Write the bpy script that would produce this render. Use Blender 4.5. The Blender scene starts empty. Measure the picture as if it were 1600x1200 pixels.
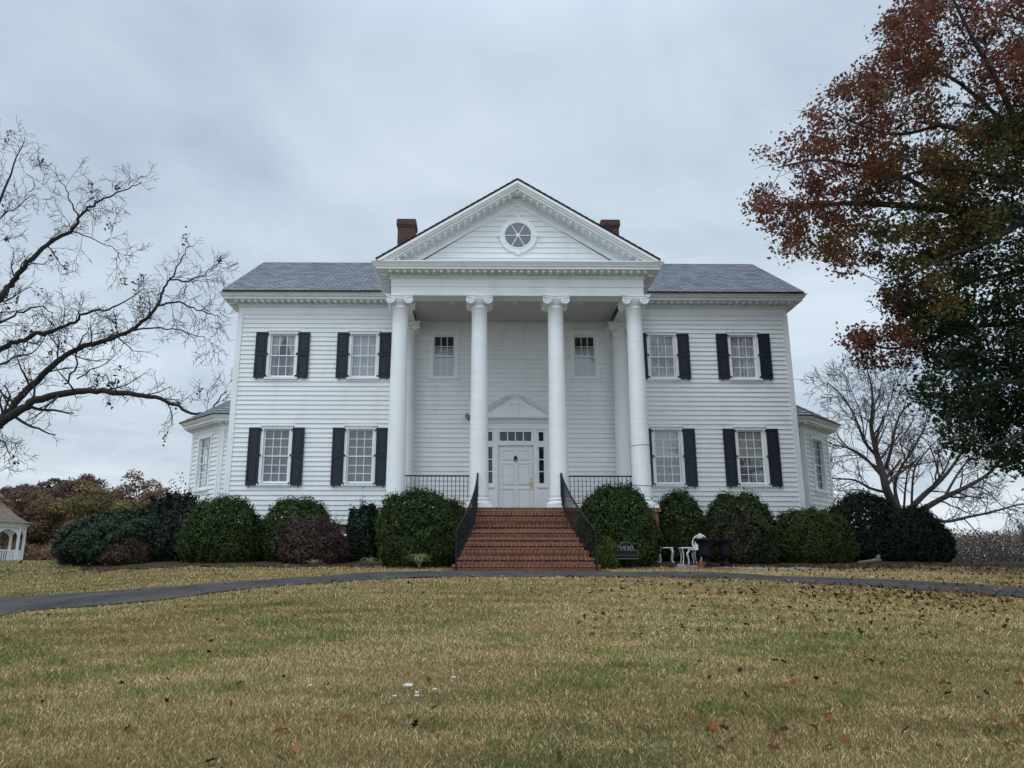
import bpy, math, random
import numpy as np
from math import radians as R, sin, cos, pi, tan, atan2, hypot
SC = bpy.context.scene
COL = SC.collection
random.seed(7)
rng = np.random.default_rng(11)

# ------------------------------------------------------------------ camera
CAMP = (1200.0, 755.98, 600.0, .24, .0049, .0018, -1.0731, -24.0, 0.0)
def cam_axes():
    _, _, _, p, y, r = CAMP[:6]
    F = np.array([sin(y)*cos(p), cos(y)*cos(p), sin(p)])
    Rt = np.array([cos(y), -sin(y), 0.]); U = np.cross(Rt, F)
    return F, cos(r)*Rt+sin(r)*U, -sin(r)*Rt+cos(r)*U
CF, CR, CU = cam_axes()
cam = bpy.data.cameras.new('camera'); camo = bpy.data.objects.new('camera', cam); COL.objects.link(camo)
from mathutils import Matrix, Vector
M3 = Matrix((CR.tolist(), CU.tolist(), (-CF).tolist())).transposed()
camo.matrix_world = Matrix.Translation(CAMP[6:9]) @ M3.to_4x4()
cam.sensor_width = 36; cam.lens = 27.0; cam.shift_x = (800-CAMP[1])/1600
cam.clip_start = .1; cam.clip_end = 2000
SC.camera = camo
def ray(u, v):
    return CF+CR*((u-CAMP[1])/CAMP[0])+CU*((CAMP[2]-v)/CAMP[0])
CO = np.array(CAMP[6:9])
def at(u, v, y):                       # survey helper: point of the photo's sight line that lies in the plane y
    d = ray(u, v); t = (y-CO[1])/d[1]
    return CO+d*t

# ------------------------------------------------------------------ world, sun, exposure
SUN_AZ_VEC = np.array([-.45, -.50, 1.05]); SUN_AZ_VEC /= np.linalg.norm(SUN_AZ_VEC)
world = bpy.data.worlds.new('World'); SC.world = world; world.use_nodes = True
nt = world.node_tree; N = nt.nodes; L = nt.links
for n in list(N): N.remove(n)
out = N.new('ShaderNodeOutputWorld'); bg = N.new('ShaderNodeBackground'); bg.inputs[1].default_value = .1
L.new(bg.outputs[0], out.inputs[0])
sky = N.new('ShaderNodeTexSky'); sky.sky_type = 'NISHITA'; sky.sun_disc = False
sky.sun_elevation = math.asin(SUN_AZ_VEC[2]); sky.sun_rotation = atan2(SUN_AZ_VEC[0], SUN_AZ_VEC[1])
tc = N.new('ShaderNodeTexCoord')
sep = N.new('ShaderNodeSeparateXYZ'); L.new(tc.outputs['Generated'], sep.inputs[0])
def wmath(op, a, b=None, clamp=False):
    m = N.new('ShaderNodeMath'); m.operation = op; m.use_clamp = clamp
    for i, q in enumerate((a, b)):
        if q is None: continue
        if isinstance(q, (int, float)): m.inputs[i].default_value = q
        else: L.new(q, m.inputs[i])
    return m.outputs[0]
zc = wmath('MAXIMUM', sep.outputs[2], 0.0)
den = wmath('ADD', zc, .16)
px_ = wmath('DIVIDE', sep.outputs[0], den); py_ = wmath('DIVIDE', sep.outputs[1], den)
cv = N.new('ShaderNodeCombineXYZ'); L.new(px_, cv.inputs[0]); L.new(py_, cv.inputs[1])
def wnoise(scale, detail, rough, dist=0):
    n = N.new('ShaderNodeTexNoise'); n.inputs['Scale'].default_value = scale; n.inputs['Detail'].default_value = detail
    n.inputs['Roughness'].default_value = rough; n.inputs['Distortion'].default_value = dist
    L.new(cv.outputs[0], n.inputs['Vector']); return n.outputs['Fac']
n1 = wnoise(.55, 6, .5, .3); n2 = wnoise(1.6, 5, .55, .6)
nn = wmath('ADD', wmath('MULTIPLY', n1, .65), wmath('MULTIPLY', n2, .35))
cr = N.new('ShaderNodeValToRGB'); L.new(nn, cr.inputs[0])
e = cr.color_ramp.elements
e[0].position = .37; e[0].color = (.44, .537, .655, 1)
e[1].position = .63; e[1].color = (.79, .895, 1.0, 1)
# brighter and paler band low over the horizon
lowf = wmath('SUBTRACT', 1.0, wmath('DIVIDE', zc, .27), True)
lowp = wmath('MULTIPLY', wmath('POWER', lowf, 1.5), wmath('MULTIPLY', wmath('GREATER_THAN', nn, 0.0), 1.0))
streak = N.new('ShaderNodeValToRGB'); L.new(n2, streak.inputs[0]); streak.color_ramp.elements[0].position = .36; streak.color_ramp.elements[1].position = .62
streak.color_ramp.elements[0].color = (.25, .25, .25, 1)
mixl = N.new('ShaderNodeMix'); mixl.data_type = 'RGBA'
L.new(wmath('MULTIPLY', lowp, streak.outputs[0]), mixl.inputs[0]); L.new(cr.outputs[0], mixl.inputs[6]); mixl.inputs[7].default_value = (.93, .98, 1.0, 1)
# overcast sky brightens towards the zenith and behind the viewer
back = wmath('MULTIPLY', wmath('MAXIMUM', wmath('MULTIPLY', sep.outputs[1], -1.0), 0.0), .30)
zen = wmath('MULTIPLY', wmath('MAXIMUM', wmath('SUBTRACT', zc, .60), 0.0), 3.2)
gain = wmath('ADD', wmath('ADD', 1.0, back), zen)
vm = N.new('ShaderNodeVectorMath'); vm.operation = 'SCALE'; L.new(mixl.outputs[2], vm.inputs[0]); L.new(wmath('MULTIPLY', gain, 10.0), vm.inputs['Scale'])
mixs = N.new('ShaderNodeMix'); mixs.data_type = 'RGBA'; mixs.inputs[0].default_value = .95
L.new(sky.outputs[0], mixs.inputs[6]); L.new(vm.outputs[0], mixs.inputs[7]); L.new(mixs.outputs[2], bg.inputs[0])
sun = bpy.data.lights.new('sun', 'SUN'); sun.energy = 1.0; sun.angle = R(40); sun.color = (1, .985, .965)
suno = bpy.data.objects.new('sun', sun); COL.objects.link(suno)
suno.rotation_euler = Vector((-SUN_AZ_VEC).tolist()).to_track_quat('-Z', 'Y').to_euler()
SC.view_settings.view_transform = 'Standard'; SC.view_settings.look = 'None'; SC.view_settings.exposure = 0.0; SC.view_settings.gamma = 1
SC.render.engine = 'CYCLES'
SC.cycles.max_bounces = 6; SC.cycles.transparent_max_bounces = 8

# ------------------------------------------------------------------ materials
def mat_new(name, rough=.6):
    m = bpy.data.materials.new(name); m.use_nodes = True
    b = m.node_tree.nodes['Principled BSDF']; b.inputs['Roughness'].default_value = rough
    return m, m.node_tree.nodes, m.node_tree.links, b
def noise_node(n, l, scale, detail=4, rough=.55, coord='Object', stretch=None):
    t = n.new('ShaderNodeTexCoord'); q = n.new('ShaderNodeTexNoise')
    q.inputs['Scale'].default_value = scale; q.inputs['Detail'].default_value = detail; q.inputs['Roughness'].default_value = rough
    if stretch:
        mp = n.new('ShaderNodeMapping'); mp.inputs['Scale'].default_value = stretch
        l.new(t.outputs[coord], mp.inputs[0]); l.new(mp.outputs[0], q.inputs['Vector'])
    else: l.new(t.outputs[coord], q.inputs['Vector'])
    return q.outputs['Fac']
def ramp(n, l, fac, stops):
    r = n.new('ShaderNodeValToRGB'); l.new(fac, r.inputs[0]); el = r.color_ramp.elements
    while len(el) < len(stops): el.new(.5)
    for q, (p, c) in zip(el, stops): q.position = p; q.color = (*c, 1)
    return r.outputs[0]
def noisy(name, c0, c1, scale=3, rough=.6, bump=0, bscale=40, stretch=None, spec=.3, metal=0):
    m, n, l, b = mat_new(name, rough)
    l.new(ramp(n, l, noise_node(n, l, scale, stretch=stretch), [(.3, c0), (.7, c1)]), b.inputs['Base Color'])
    b.inputs['Specular IOR Level'].default_value = spec; b.inputs['Metallic'].default_value = metal
    if bump:
        bp = n.new('ShaderNodeBump'); bp.inputs['Strength'].default_value = bump; bp.inputs['Distance'].default_value = .02
        l.new(noise_node(n, l, bscale), bp.inputs['Height']); l.new(bp.outputs[0], b.inputs['Normal'])
    return m
def brick(name, c1, c2, mortar, bw=.205, rh=.07, msize=.009, rough=.85, bump=.4, off=.5, dirt=(.75, 1.1), squash=1):
    m, n, l, b = mat_new(name, rough)
    t = n.new('ShaderNodeTexCoord'); k = n.new('ShaderNodeTexBrick'); l.new(t.outputs['UV'], k.inputs['Vector'])
    k.inputs['Scale'].default_value = 1; k.inputs['Brick Width'].default_value = bw; k.inputs['Row Height'].default_value = rh
    k.inputs['Mortar Size'].default_value = msize; k.inputs['Mortar Smooth'].default_value = .2; k.inputs['Bias'].default_value = -.1
    k.offset = off
    for i, c in ((1, c1), (2, c2), (3, mortar)): k.inputs[i].default_value = (*c, 1)
    mx = n.new('ShaderNodeMix'); mx.data_type = 'RGBA'; mx.blend_type = 'MULTIPLY'; mx.inputs[0].default_value = 1
    l.new(k.outputs['Color'], mx.inputs[6])
    l.new(ramp(n, l, noise_node(n, l, 2.3, 6, .65), [(.25, (dirt[0],)*3), (.75, (dirt[1],)*3)]), mx.inputs[7])
    l.new(mx.outputs[2], b.inputs['Base Color'])
    bp = n.new('ShaderNodeBump'); bp.inputs['Strength'].default_value = bump; bp.inputs['Distance'].default_value = .01; bp.invert = True
    l.new(k.outputs['Fac'], bp.inputs['Height']); l.new(bp.outputs[0], b.inputs['Normal'])
    return m
def leafmat(name, stops, rough=.55, trans=.25, spec=.25):
    # per-leaf random value 'tint' picks the leaf's own colour
    m, n, l, b = mat_new(name, rough)
    a = n.new('ShaderNodeAttribute'); a.attribute_name = 'tint'
    c = ramp(n, l, a.outputs['Fac'], stops)
    l.new(c, b.inputs['Base Color']); b.inputs['Specular IOR Level'].default_value = spec
    if trans:
        tr = n.new('ShaderNodeBsdfTranslucent'); l.new(c, tr.inputs[0]); ms = n.new('ShaderNodeMixShader'); ms.inputs[0].default_value = trans
        l.new(b.outputs[0], ms.inputs[1]); l.new(tr.outputs[0], ms.inputs[2]); l.new(ms.outputs[0], n['Material Output'].inputs[0])
    return m
def paint(name, col, rough=.5):
    # white paint with faint grime streaks and a slight board to board variation
    m, n, l, b = mat_new(name, rough)
    a = ramp(n, l, noise_node(n, l, 1.1, 6, .62, stretch=(1.6, 1.6, .5)), [(.26, tuple(.90*x for x in col)), (.5, col)])
    g = ramp(n, l, noise_node(n, l, 1, 3, .6, stretch=(.5, .5, 13)), [(.3, (.93, .935, .935)), (.62, (1, 1, 1))])
    mx = n.new('ShaderNodeMix'); mx.data_type = 'RGBA'; mx.blend_type = 'MULTIPLY'; mx.inputs[0].default_value = 1
    l.new(a, mx.inputs[6]); l.new(g, mx.inputs[7]); l.new(mx.outputs[2], b.inputs['Base Color']); b.inputs['Specular IOR Level'].default_value = .3
    return m
M = {}
M['siding'] = paint('white_siding_paint', (.79, .82, .84), .55)
M['trim'] = paint('white_trim_paint', (.81, .84, .86), .45)
M['column'] = paint('white_column_paint', (.81, .84, .86), .42)
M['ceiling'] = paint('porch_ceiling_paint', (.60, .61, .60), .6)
M['shutter'] = noisy('navy_black_shutter_paint', (.008, .012, .022), (.014, .020, .034), 5, .42, spec=.35)
M['iron'] = noisy('black_iron', (.008, .009, .012), (.018, .020, .026), 12, .5, .2, 60, spec=.2)
M['urn'] = noisy('black_cast_iron', (.006, .007, .011), (.014, .016, .023), 8, .6, .3, 40, spec=.15)
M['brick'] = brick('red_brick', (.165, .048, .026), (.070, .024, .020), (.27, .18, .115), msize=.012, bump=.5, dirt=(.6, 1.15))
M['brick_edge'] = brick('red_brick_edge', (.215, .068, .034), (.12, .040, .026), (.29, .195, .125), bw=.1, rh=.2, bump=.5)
M['chimney'] = brick('dark_chimney_brick', (.105, .036, .026), (.042, .021, .020), (.11, .08, .065), bump=.5, dirt=(.55, 1.1))
M['slate'] = brick('slate_shingles', (.27, .295, .345), (.135, .150, .185), (.035, .04, .05), bw=.30, rh=.19, msize=.016, rough=.55, bump=.8, dirt=(.85, 1.12))
M['roofedge'] = noisy('dark_roof_edge', (.012, .013, .018), (.03, .032, .04), 8, .6)
M['curtain'] = noisy('white_curtain', (.55, .55, .56), (.68, .68, .69), 6, .9, stretch=(9, 9, .6))
M['blind'] = noisy('grey_shade', (.16, .155, .17), (.23, .22, .24), 3, .9)
M['blind2'] = noisy('cream_shade', (.52, .50, .44), (.62, .60, .54), 3, .9)
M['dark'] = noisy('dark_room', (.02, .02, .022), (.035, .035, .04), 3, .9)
M['brass'] = noisy('brass', (.55, .38, .12), (.70, .50, .18), 20, .3, metal=1)
def asphalt():
    m, n, l, b = mat_new('asphalt', .9)
    b.inputs['Specular IOR Level'].default_value = .12
    c1 = ramp(n, l, noise_node(n, l, 1.1, 6, .7), [(.3, (.045, .045, .046)), (.5, (.075, .074, .073)), (.72, (.115, .112, .108))])
    c2 = ramp(n, l, noise_node(n, l, 70, 3, .7), [(.3, (.6, .6, .6)), (.62, (1.05, 1.05, 1.05)), (.78, (1.9, 1.85, 1.75))])
    v = n.new('ShaderNodeTexVoronoi'); v.feature = 'DISTANCE_TO_EDGE'; v.inputs['Scale'].default_value = .8; v.inputs['Randomness'].default_value = 1
    t = n.new('ShaderNodeTexCoord'); nz = n.new('ShaderNodeTexNoise'); nz.inputs['Scale'].default_value = 2.5; ad = n.new('ShaderNodeMix'); ad.data_type = 'RGBA'; ad.inputs[0].default_value = .25
    l.new(t.outputs['Object'], nz.inputs['Vector']); l.new(t.outputs['Object'], ad.inputs[6]); l.new(nz.outputs['Color'], ad.inputs[7]); l.new(ad.outputs[2], v.inputs['Vector'])
    c3 = ramp(n, l, v.outputs['Distance'], [(0, (.62, .62, .62)), (.008, (.66, .66, .66)), (.016, (1, 1, 1))])
    o_ = c1
    for c in (c2, c3):
        mx = n.new('ShaderNodeMix'); mx.data_type = 'RGBA'; mx.blend_type = 'MULTIPLY'; mx.inputs[0].default_value = 1; l.new(o_, mx.inputs[6]); l.new(c, mx.inputs[7]); o_ = mx.outputs[2]
    l.new(o_, b.inputs['Base Color']); bp = n.new('ShaderNodeBump'); bp.inputs['Strength'].default_value = .7; bp.inputs['Distance'].default_value = .01
    l.new(noise_node(n, l, 120, 3, .7), bp.inputs['Height']); l.new(bp.outputs[0], b.inputs['Normal']); return m
M['asphalt'] = asphalt()
M['bark'] = noisy('grey_bark', (.016, .013, .014), (.045, .037, .035), 6, .9, .8, 30, stretch=(3, 3, .6))
M['bark_pale'] = noisy('pale_bark', (.035, .029, .028), (.085, .073, .068), 5, .9, .8, 30, stretch=(3, 3, .6))
M['white_iron'] = noisy('white_cast_iron', (.62, .64, .66), (.80, .81, .82), 18, .5, .3, 60)
M['stone'] = noisy('grey_stone', (.16, .155, .15), (.30, .29, .28), 9, .9, .6, 40)
M['pale_wood'] = noisy('weathered_wood', (.13, .12, .09), (.24, .22, .17), 9, .9, .4, 30)
M['terracotta'] = noisy('terracotta', (.16, .055, .035), (.26, .10, .065), 9, .85)
M['cedar'] = brick('cedar_shingles', (.24, .19, .155), (.14, .105, .085), (.06, .045, .035), bw=.14, rh=.13, msize=.006, rough=.9, bump=.5)
M['paper'] = noisy('paper', (.42, .42, .40), (.60, .60, .57), 20, .8)
M['gravel'] = noisy('gravel', (.20, .195, .185), (.40, .39, .37), 60, .95, .8, 90)
M['peel'] = noisy('bare_wood', (.10, .098, .09), (.22, .205, .18), 30, .9)
M['boxwood'] = leafmat('boxwood_leaf', [(0, (.013, .027, .008)), (.45, (.034, .064, .014)), (.85, (.070, .105, .024)), (1, (.14, .155, .04))])
M['boxwood_y'] = leafmat('boxwood_leaf_yellowing', [(0, (.014, .027, .009)), (.45, (.042, .066, .015)), (.8, (.088, .102, .022)), (.93, (.12, .12, .03)), (1, (.16, .075, .03))])
M['yew'] = leafmat('yew_leaf', [(0, (.006, .014, .009)), (.5, (.012, .028, .015)), (.9, (.024, .046, .022)), (1, (.05, .06, .03))])
M['juniper'] = leafmat('juniper_leaf', [(0, (.012, .026, .014)), (.5, (.026, .052, .026)), (.9, (.046, .082, .042)), (1, (.08, .11, .06))])
M['nandina'] = leafmat('nandina_leaf', [(0, (.012, .022, .016)), (.55, (.028, .044, .028)), (.75, (.065, .050, .040)), (1, (.15, .050, .045))])
M['barberry'] = leafmat('barberry_leaf', [(0, (.035, .022, .020)), (.5, (.090, .058, .050)), (.85, (.15, .088, .070)), (1, (.26, .05, .04))])
M['brownshrub'] = leafmat('dry_shrub_leaf', [(0, (.035, .024, .018)), (.5, (.075, .050, .034)), (1, (.13, .085, .055))])
M['azalea'] = leafmat('azalea_leaf', [(0, (.018, .026, .012)), (.5, (.045, .055, .024)), (.75, (.075, .062, .030)), (.92, (.12, .07, .035)), (1, (.19, .06, .03))])
M['holly'] = leafmat('holly_leaf', [(0, (.010, .022, .014)), (.6, (.024, .050, .028)), (1, (.07, .11, .05))], rough=.5, spec=.25)
M['limeshrub'] = leafmat('light_shrub_leaf', [(0, (.05, .08, .016)), (.6, (.11, .16, .03)), (1, (.18, .23, .06))])
M['strap'] = leafmat('strap_leaf', [(0, (.10, .13, .045)), (.5, (.27, .27, .12)), (1, (.50, .46, .27))], trans=.2)
M['oak'] = leafmat('autumn_oak_leaf', [(0, (.007, .019, .006)), (.25, (.018, .038, .010)), (.40, (.050, .054, .013)), (.52, (.11, .070, .018)), (.64, (.135, .056, .020)), (.8, (.105, .034, .023)), (1, (.18, .060, .045))], trans=.38)
M['litter'] = leafmat('fallen_leaf', [(0, (.035, .018, .011)), (.5, (.105, .045, .022)), (.8, (.19, .080, .035)), (1, (.34, .22, .12))], trans=0, spec=.04, rough=.9)
M['pecanleaf'] = leafmat('withered_leaf', [(0, (.03, .022, .022)), (.5, (.06, .042, .036)), (.75, (.22, .14, .05)), (1, (.30, .20, .07))], trans=.2)

# ------------------------------------------------------------------ object helpers
def empty(name, loc=(0, 0, 0), label=None, cat=None, group=None):
    o = bpy.data.objects.new(name, None); COL.objects.link(o); o.location = loc; o.empty_display_size = .2
    tag(o, label, cat, group); return o
def tag(o, label=None, cat=None, group=None, kind=None):
    for k, v in (('label', label), ('category', cat), ('group', group), ('kind', kind)):
        if v: o[k] = v
    return o
class MB:
    def __init__(s): s.v = []; s.f = []
    def add(s, vs, fs):
        b = len(s.v); s.v.extend([tuple(map(float, q)) for q in vs]); s.f.extend([tuple(b+i for i in q) for q in fs])
    def quad(s, a, b, c, d): s.add((a, b, c, d), ((0, 1, 2, 3),))
    def box(s, x0, x1, y0, y1, z0, z1):
        s.add([(x0, y0, z0), (x1, y0, z0), (x1, y1, z0), (x0, y1, z0), (x0, y0, z1), (x1, y0, z1), (x1, y1, z1), (x0, y1, z1)],
              [(0, 3, 2, 1), (4, 5, 6, 7), (0, 1, 5, 4), (1, 2, 6, 5), (2, 3, 7, 6), (3, 0, 4, 7)])
    def fbox(s, fr, u0, u1, o0, o1, z0, z1):       # box in a wall frame: u along the wall, o out of it
        P = lambda u, o, z: fr.P(u, o, z)
        s.add([P(u0, o1, z0), P(u1, o1, z0), P(u1, o0, z0), P(u0, o0, z0), P(u0, o1, z1), P(u1, o1, z1), P(u1, o0, z1), P(u0, o0, z1)],
              [(0, 3, 2, 1), (4, 5, 6, 7), (0, 1, 5, 4), (1, 2, 6, 5), (2, 3, 7, 6), (3, 0, 4, 7)])
    def prism(s, poly, fn0, fn1):                  # polygon swept between two placements
        n = len(poly); a = [fn0(*p) for p in poly]; b = [fn1(*p) for p in poly]
        s.add(a+b, [tuple(range(n))[::-1], tuple(range(n, 2*n))]+[(i, (i+1) % n, n+(i+1) % n, n+i) for i in range(n)])
    def lathe(s, c, prof, seg=24, cap=True, axis='z'):
        vs = []; fs = []
        for r, z in prof:
            for k in range(seg):
                a = 2*pi*k/seg
                q = (r*cos(a), r*sin(a), z)
                if axis == 'y': q = (r*cos(a), z, r*sin(a))
                vs.append((c[0]+q[0], c[1]+q[1], c[2]+q[2]))
        for i in range(len(prof)-1):
            for k in range(seg):
                k2 = (k+1) % seg; fs.append((i*seg+k, i*seg+k2, (i+1)*seg+k2, (i+1)*seg+k))
        if cap: fs.append(tuple(range(seg))[::-1]); fs.append(tuple((len(prof)-1)*seg+k for k in range(seg)))
        s.add(vs, fs)
    def tube(s, pts, r, seg=6):
        pts = [np.array(p, float) for p in pts]; n = len(pts)
        rs = r if hasattr(r, '__len__') else [r]*n
        vs = []; fs = []; prev = None
        for i, p in enumerate(pts):
            t = pts[min(i+1, n-1)]-pts[max(i-1, 0)]; t /= np.linalg.norm(t)+1e-9
            if prev is None:
                h = np.array([0, 0, 1.]) if abs(t[2]) < .9 else np.array([1., 0, 0])
                a = np.cross(t, h)
            else: a = prev-t*(prev@t)
            a /= np.linalg.norm(a)+1e-9; b = np.cross(t, a); prev = a
            for k in range(seg): q = p+rs[i]*(a*cos(2*pi*k/seg)+b*sin(2*pi*k/seg)); vs.append(q)
        for i in range(n-1):
            for k in range(seg):
                k2 = (k+1) % seg; fs.append((i*seg+k, i*seg+k2, (i+1)*seg+k2, (i+1)*seg+k))
        fs.append(tuple(range(seg))[::-1]); fs.append(tuple((n-1)*seg+k for k in range(seg)))
        s.add(vs, fs)
    def sweep(s, path, prof, closed=False):        # profile (out, z) swept along a plan path with mitred corners, out = right hand side
        path = [np.array(p, float) for p in path]; n = len(path); m = len(prof); vs = []; fs = []
        for i, p in enumerate(path):
            def nrm(a, b):
                d = (b-a)/np.linalg.norm(b-a); return np.array([d[1], -d[0]])
            ns = []
            if i > 0 or closed: ns.append(nrm(path[i-1], p))
            if i < n-1 or closed: ns.append(nrm(p, path[(i+1) % n]))
            o = sum(ns); o /= np.linalg.norm(o); o /= max(.2, o@ns[0])
            for q, z in prof: vs.append((p[0]+o[0]*q, p[1]+o[1]*q, z))
        for i in range(n if closed else n-1):
            j = (i+1) % n
            for k in range(m-1): fs.append((i*m+k, j*m+k, j*m+k+1, i*m+k+1))
        if not closed: fs.append(tuple(range(m))); fs.append(tuple((n-1)*m+k for k in range(m))[::-1])
        s.add(vs, fs)
    def build(s, name, mat, parent=None, smooth=False, origin=None, uvfn=None):
        me = bpy.data.meshes.new(name); v = s.v
        if origin is not None: v = [(a-origin[0], b-origin[1], c-origin[2]) for a, b, c in v]
        me.from_pydata(v, [], s.f); me.materials.append(mat)
        boxuv(me, s.v, uvfn)
        if smooth:
            me.polygons.foreach_set('use_smooth', [True]*len(me.polygons))
        o = bpy.data.objects.new(name, me); COL.objects.link(o)
        if parent: o.parent = parent
        if origin is not None: o.location = origin
        return o
def boxuv(me, verts, uvfn=None):
    uv = me.uv_layers.new(name='UVMap'); nl = len(me.loops)
    vi = np.empty(nl, np.int32); me.loops.foreach_get('vertex_index', vi)
    co = np.array(verts, float)[vi]
    if uvfn is not None: r = uvfn(co)
    else:
        np_ = len(me.polygons); nr = np.empty(np_*3); me.polygons.foreach_get('normal', nr); nr = np.abs(nr.reshape(-1, 3))
        tot = np.empty(np_, np.int32); me.polygons.foreach_get('loop_total', tot)
        nr = np.repeat(nr, tot, 0)
        ax = np.where(nr[:, 2] > .75, 2, np.where(nr[:, 0] > nr[:, 1], 0, 1))
        r = np.where((ax == 2)[:, None], co[:, :2], np.where((ax == 0)[:, None], co[:, 1:], co[:, [0, 2]]))
    uv.data.foreach_set('uv', np.ascontiguousarray(r, dtype=np.float32).ravel())
def npmesh(name, verts, faces, mat, parent=None, tint=None, smooth=False):
    """verts (n,3), faces (m,k); tint is one value per face"""
    me = bpy.data.meshes.new(name); m, k = faces.shape
    me.vertices.add(len(verts)); me.vertices.foreach_set('co', np.ascontiguousarray(verts, dtype=np.float32).ravel())
    me.loops.add(m*k); me.loops.foreach_set('vertex_index', np.ascontiguousarray(faces, dtype=np.int32).ravel())
    me.polygons.add(m); me.polygons.foreach_set('loop_start', np.arange(0, m*k, k, dtype=np.int32))
    try: me.polygons.foreach_set('loop_total', np.full(m, k, dtype=np.int32))
    except Exception: pass
    if smooth: me.polygons.foreach_set('use_smooth', np.ones(m, dtype=bool))
    me.update(calc_edges=True)
    if tint is not None:
        a = me.attributes.new('tint', 'FLOAT', 'FACE'); a.data.foreach_set('value', np.ascontiguousarray(tint, dtype=np.float32))
    me.materials.append(mat)
    o = bpy.data.objects.new(name, me); COL.objects.link(o)
    if parent: o.parent = parent
    return o
class Frame:
    def __init__(s, o, d, n):
        s.o = np.array(o, float); s.d = np.array(d, float)/np.linalg.norm(d); s.n = np.array(n, float)/np.linalg.norm(n)
    def P(s, u, out, z):
        q = s.o+s.d*u+s.n*out; return (q[0], q[1], z)

# ------------------------------------------------------------------ terrain
def gz(x, y):
    x = np.asarray(x, float); y = np.asarray(y, float)
    y0 = np.minimum(-8+.03*(x-2)**2, -2.5+0*x)
    s = np.logaddexp(0, (y0-y)*1.4)/1.4
    t = np.clip((y+6.8)/5.0, 0, 1); mound = .28*t*t*(3-2*t)
    far = np.logaddexp(0, (y-34)*.25)/.25
    side = np.logaddexp(0, (np.abs(x)-34)*.25)/.25
    return -.105*s+mound-.035*far-.03*side*(y > -60)+.012*np.sin(x*.9+y*.4)*np.sin(y*.7-x*.3)
DR_B = [(-120, 958), (0, 935), (100, 929), (200, 923), (300, 915), (400, 907.5), (500, 902), (600, 897), (700, 893.2), (800, 892.5), (900, 893), (1000, 895), (1100, 897.5), (1200, 900.5), (1300, 904), (1400, 908), (1500, 913), (1600, 919), (1720, 927)]
DR_F = [(-120, 995), (0, 962), (100, 952), (200, 944), (300, 932), (400, 920), (500, 912), (600, 905.5), (700, 902), (800, 900.6), (900, 900.8), (1000, 902.5), (1100, 905), (1200, 908.5), (1300, 914), (1400, 921), (1500, 928), (1600, 935), (1720, 946)]
def on_ground(u, v):
    d = ray(u, v); lo, hi = 4.0, 60.0; t = 4.0; prev = None
    while t < 60:
        p = CO+d*t
        if p[2] < float(gz(p[0], p[1])): break
        t += .05
    return CO+d*t
drv_b = np.array([on_ground(u, v)[:2] for u, v in DR_B]); drv_f = np.array([on_ground(u, v)[:2] for u, v in DR_F])
# fallback to keep a sane width where the sight line grazes the crest
mid = [i for i, (u, v) in enumerate(DR_B) if 550 < u < 1150]
for i in mid:
    drv_b[i, 1] = min(max(drv_b[i, 1], -6.6), -6.05); drv_f[i, 1] = min(max(drv_f[i, 1], -9.8), -8.6)
DRX_B, DRY_B = drv_b[:, 0], drv_b[:, 1]; DRX_F, DRY_F = drv_f[:, 0], drv_f[:, 1]
def yb_(x): return np.interp(x, DRX_B, DRY_B)
def yf_(x): return np.interp(x, DRX_F, DRY_F)
def on_drive(x, y, pad=0.):
    return (y < yb_(x)-pad) & (y > yf_(x)+pad) & (x > -14) & (x < 14.5)

def ground_mesh():
    xs = np.concatenate([np.linspace(-220, -40, 30)[:-1], np.linspace(-40, 40, 161), np.linspace(40, 260, 36)[1:]])
    ys = np.concatenate([np.linspace(-60, -26, 14)[:-1], np.linspace(-26, 30, 141), np.linspace(30, 320, 50)[1:]])
    X, Y = np.meshgrid(xs, ys); Z = gz(X, Y)
    nx, ny = len(xs), len(ys)
    v = np.stack([X.ravel(), Y.ravel(), Z.ravel()], 1)
    i = np.arange(nx*ny).reshape(ny, nx)
    f = np.stack([i[:-1, :-1].ravel(), i[:-1, 1:].ravel(), i[1:, 1:].ravel(), i[1:, :-1].ravel()], 1)
    m, n, l, b = mat_new('lawn_soil_and_thatch', .95)
    c1 = ramp(n, l, noise_node(n, l, .28, 5, .6), [(.38, (.21, .155, .078)), (.52, (.16, .136, .063)), (.66, (.075, .096, .036))])
    c2 = ramp(n, l, noise_node(n, l, 22, 5, .7), [(.3, (.55, .55, .55)), (.7, (1.25, 1.2, 1.1))])
    mx = n.new('ShaderNodeMix'); mx.data_type = 'RGBA'; mx.blend_type = 'MULTIPLY'; mx.inputs[0].default_value = 1
    l.new(c1, mx.inputs[6]); l.new(c2, mx.inputs[7]); l.new(mx.outputs[2], b.inputs['Base Color']); b.inputs['Specular IOR Level'].default_value = .1
    bp = n.new('ShaderNodeBump'); bp.inputs['Strength'].default_value = .8; bp.inputs['Distance'].default_value = .03
    l.new(noise_node(n, l, 30, 5, .7), bp.inputs['Height']); l.new(bp.outputs[0], b.inputs['Normal'])
    o = npmesh('ground', v, f, m, smooth=True); tag(o, 'lawn sloping up to the house', 'ground', kind='structure')
ground_mesh()
def drive_mesh():
    xs = np.linspace(-13.5, 14, 220); k = 14; v = []
    for x in xs:
        w1 = .06*sin(x*2.1)+.04*sin(x*5.3+1); w2 = .07*sin(x*1.7+2)+.05*sin(x*4.7)
        for t in np.linspace(0, 1, k):
            y = (yf_(x)+w1)*(1-t)+(yb_(x)+w2)*t
            v.append((x, y, float(gz(x, y))+.022+.02*sin(pi*t)))
    i = np.arange(len(xs)*k).reshape(len(xs), k)
    f = np.stack([i[:-1, :-1].ravel(), i[1:, :-1].ravel(), i[1:, 1:].ravel(), i[:-1, 1:].ravel()], 1)
    o = npmesh('driveway', np.array(v), f, M['asphalt'], smooth=True); tag(o, 'dark asphalt drive curving past the foot of the brick steps', 'driveway', kind='structure')
drive_mesh()

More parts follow.
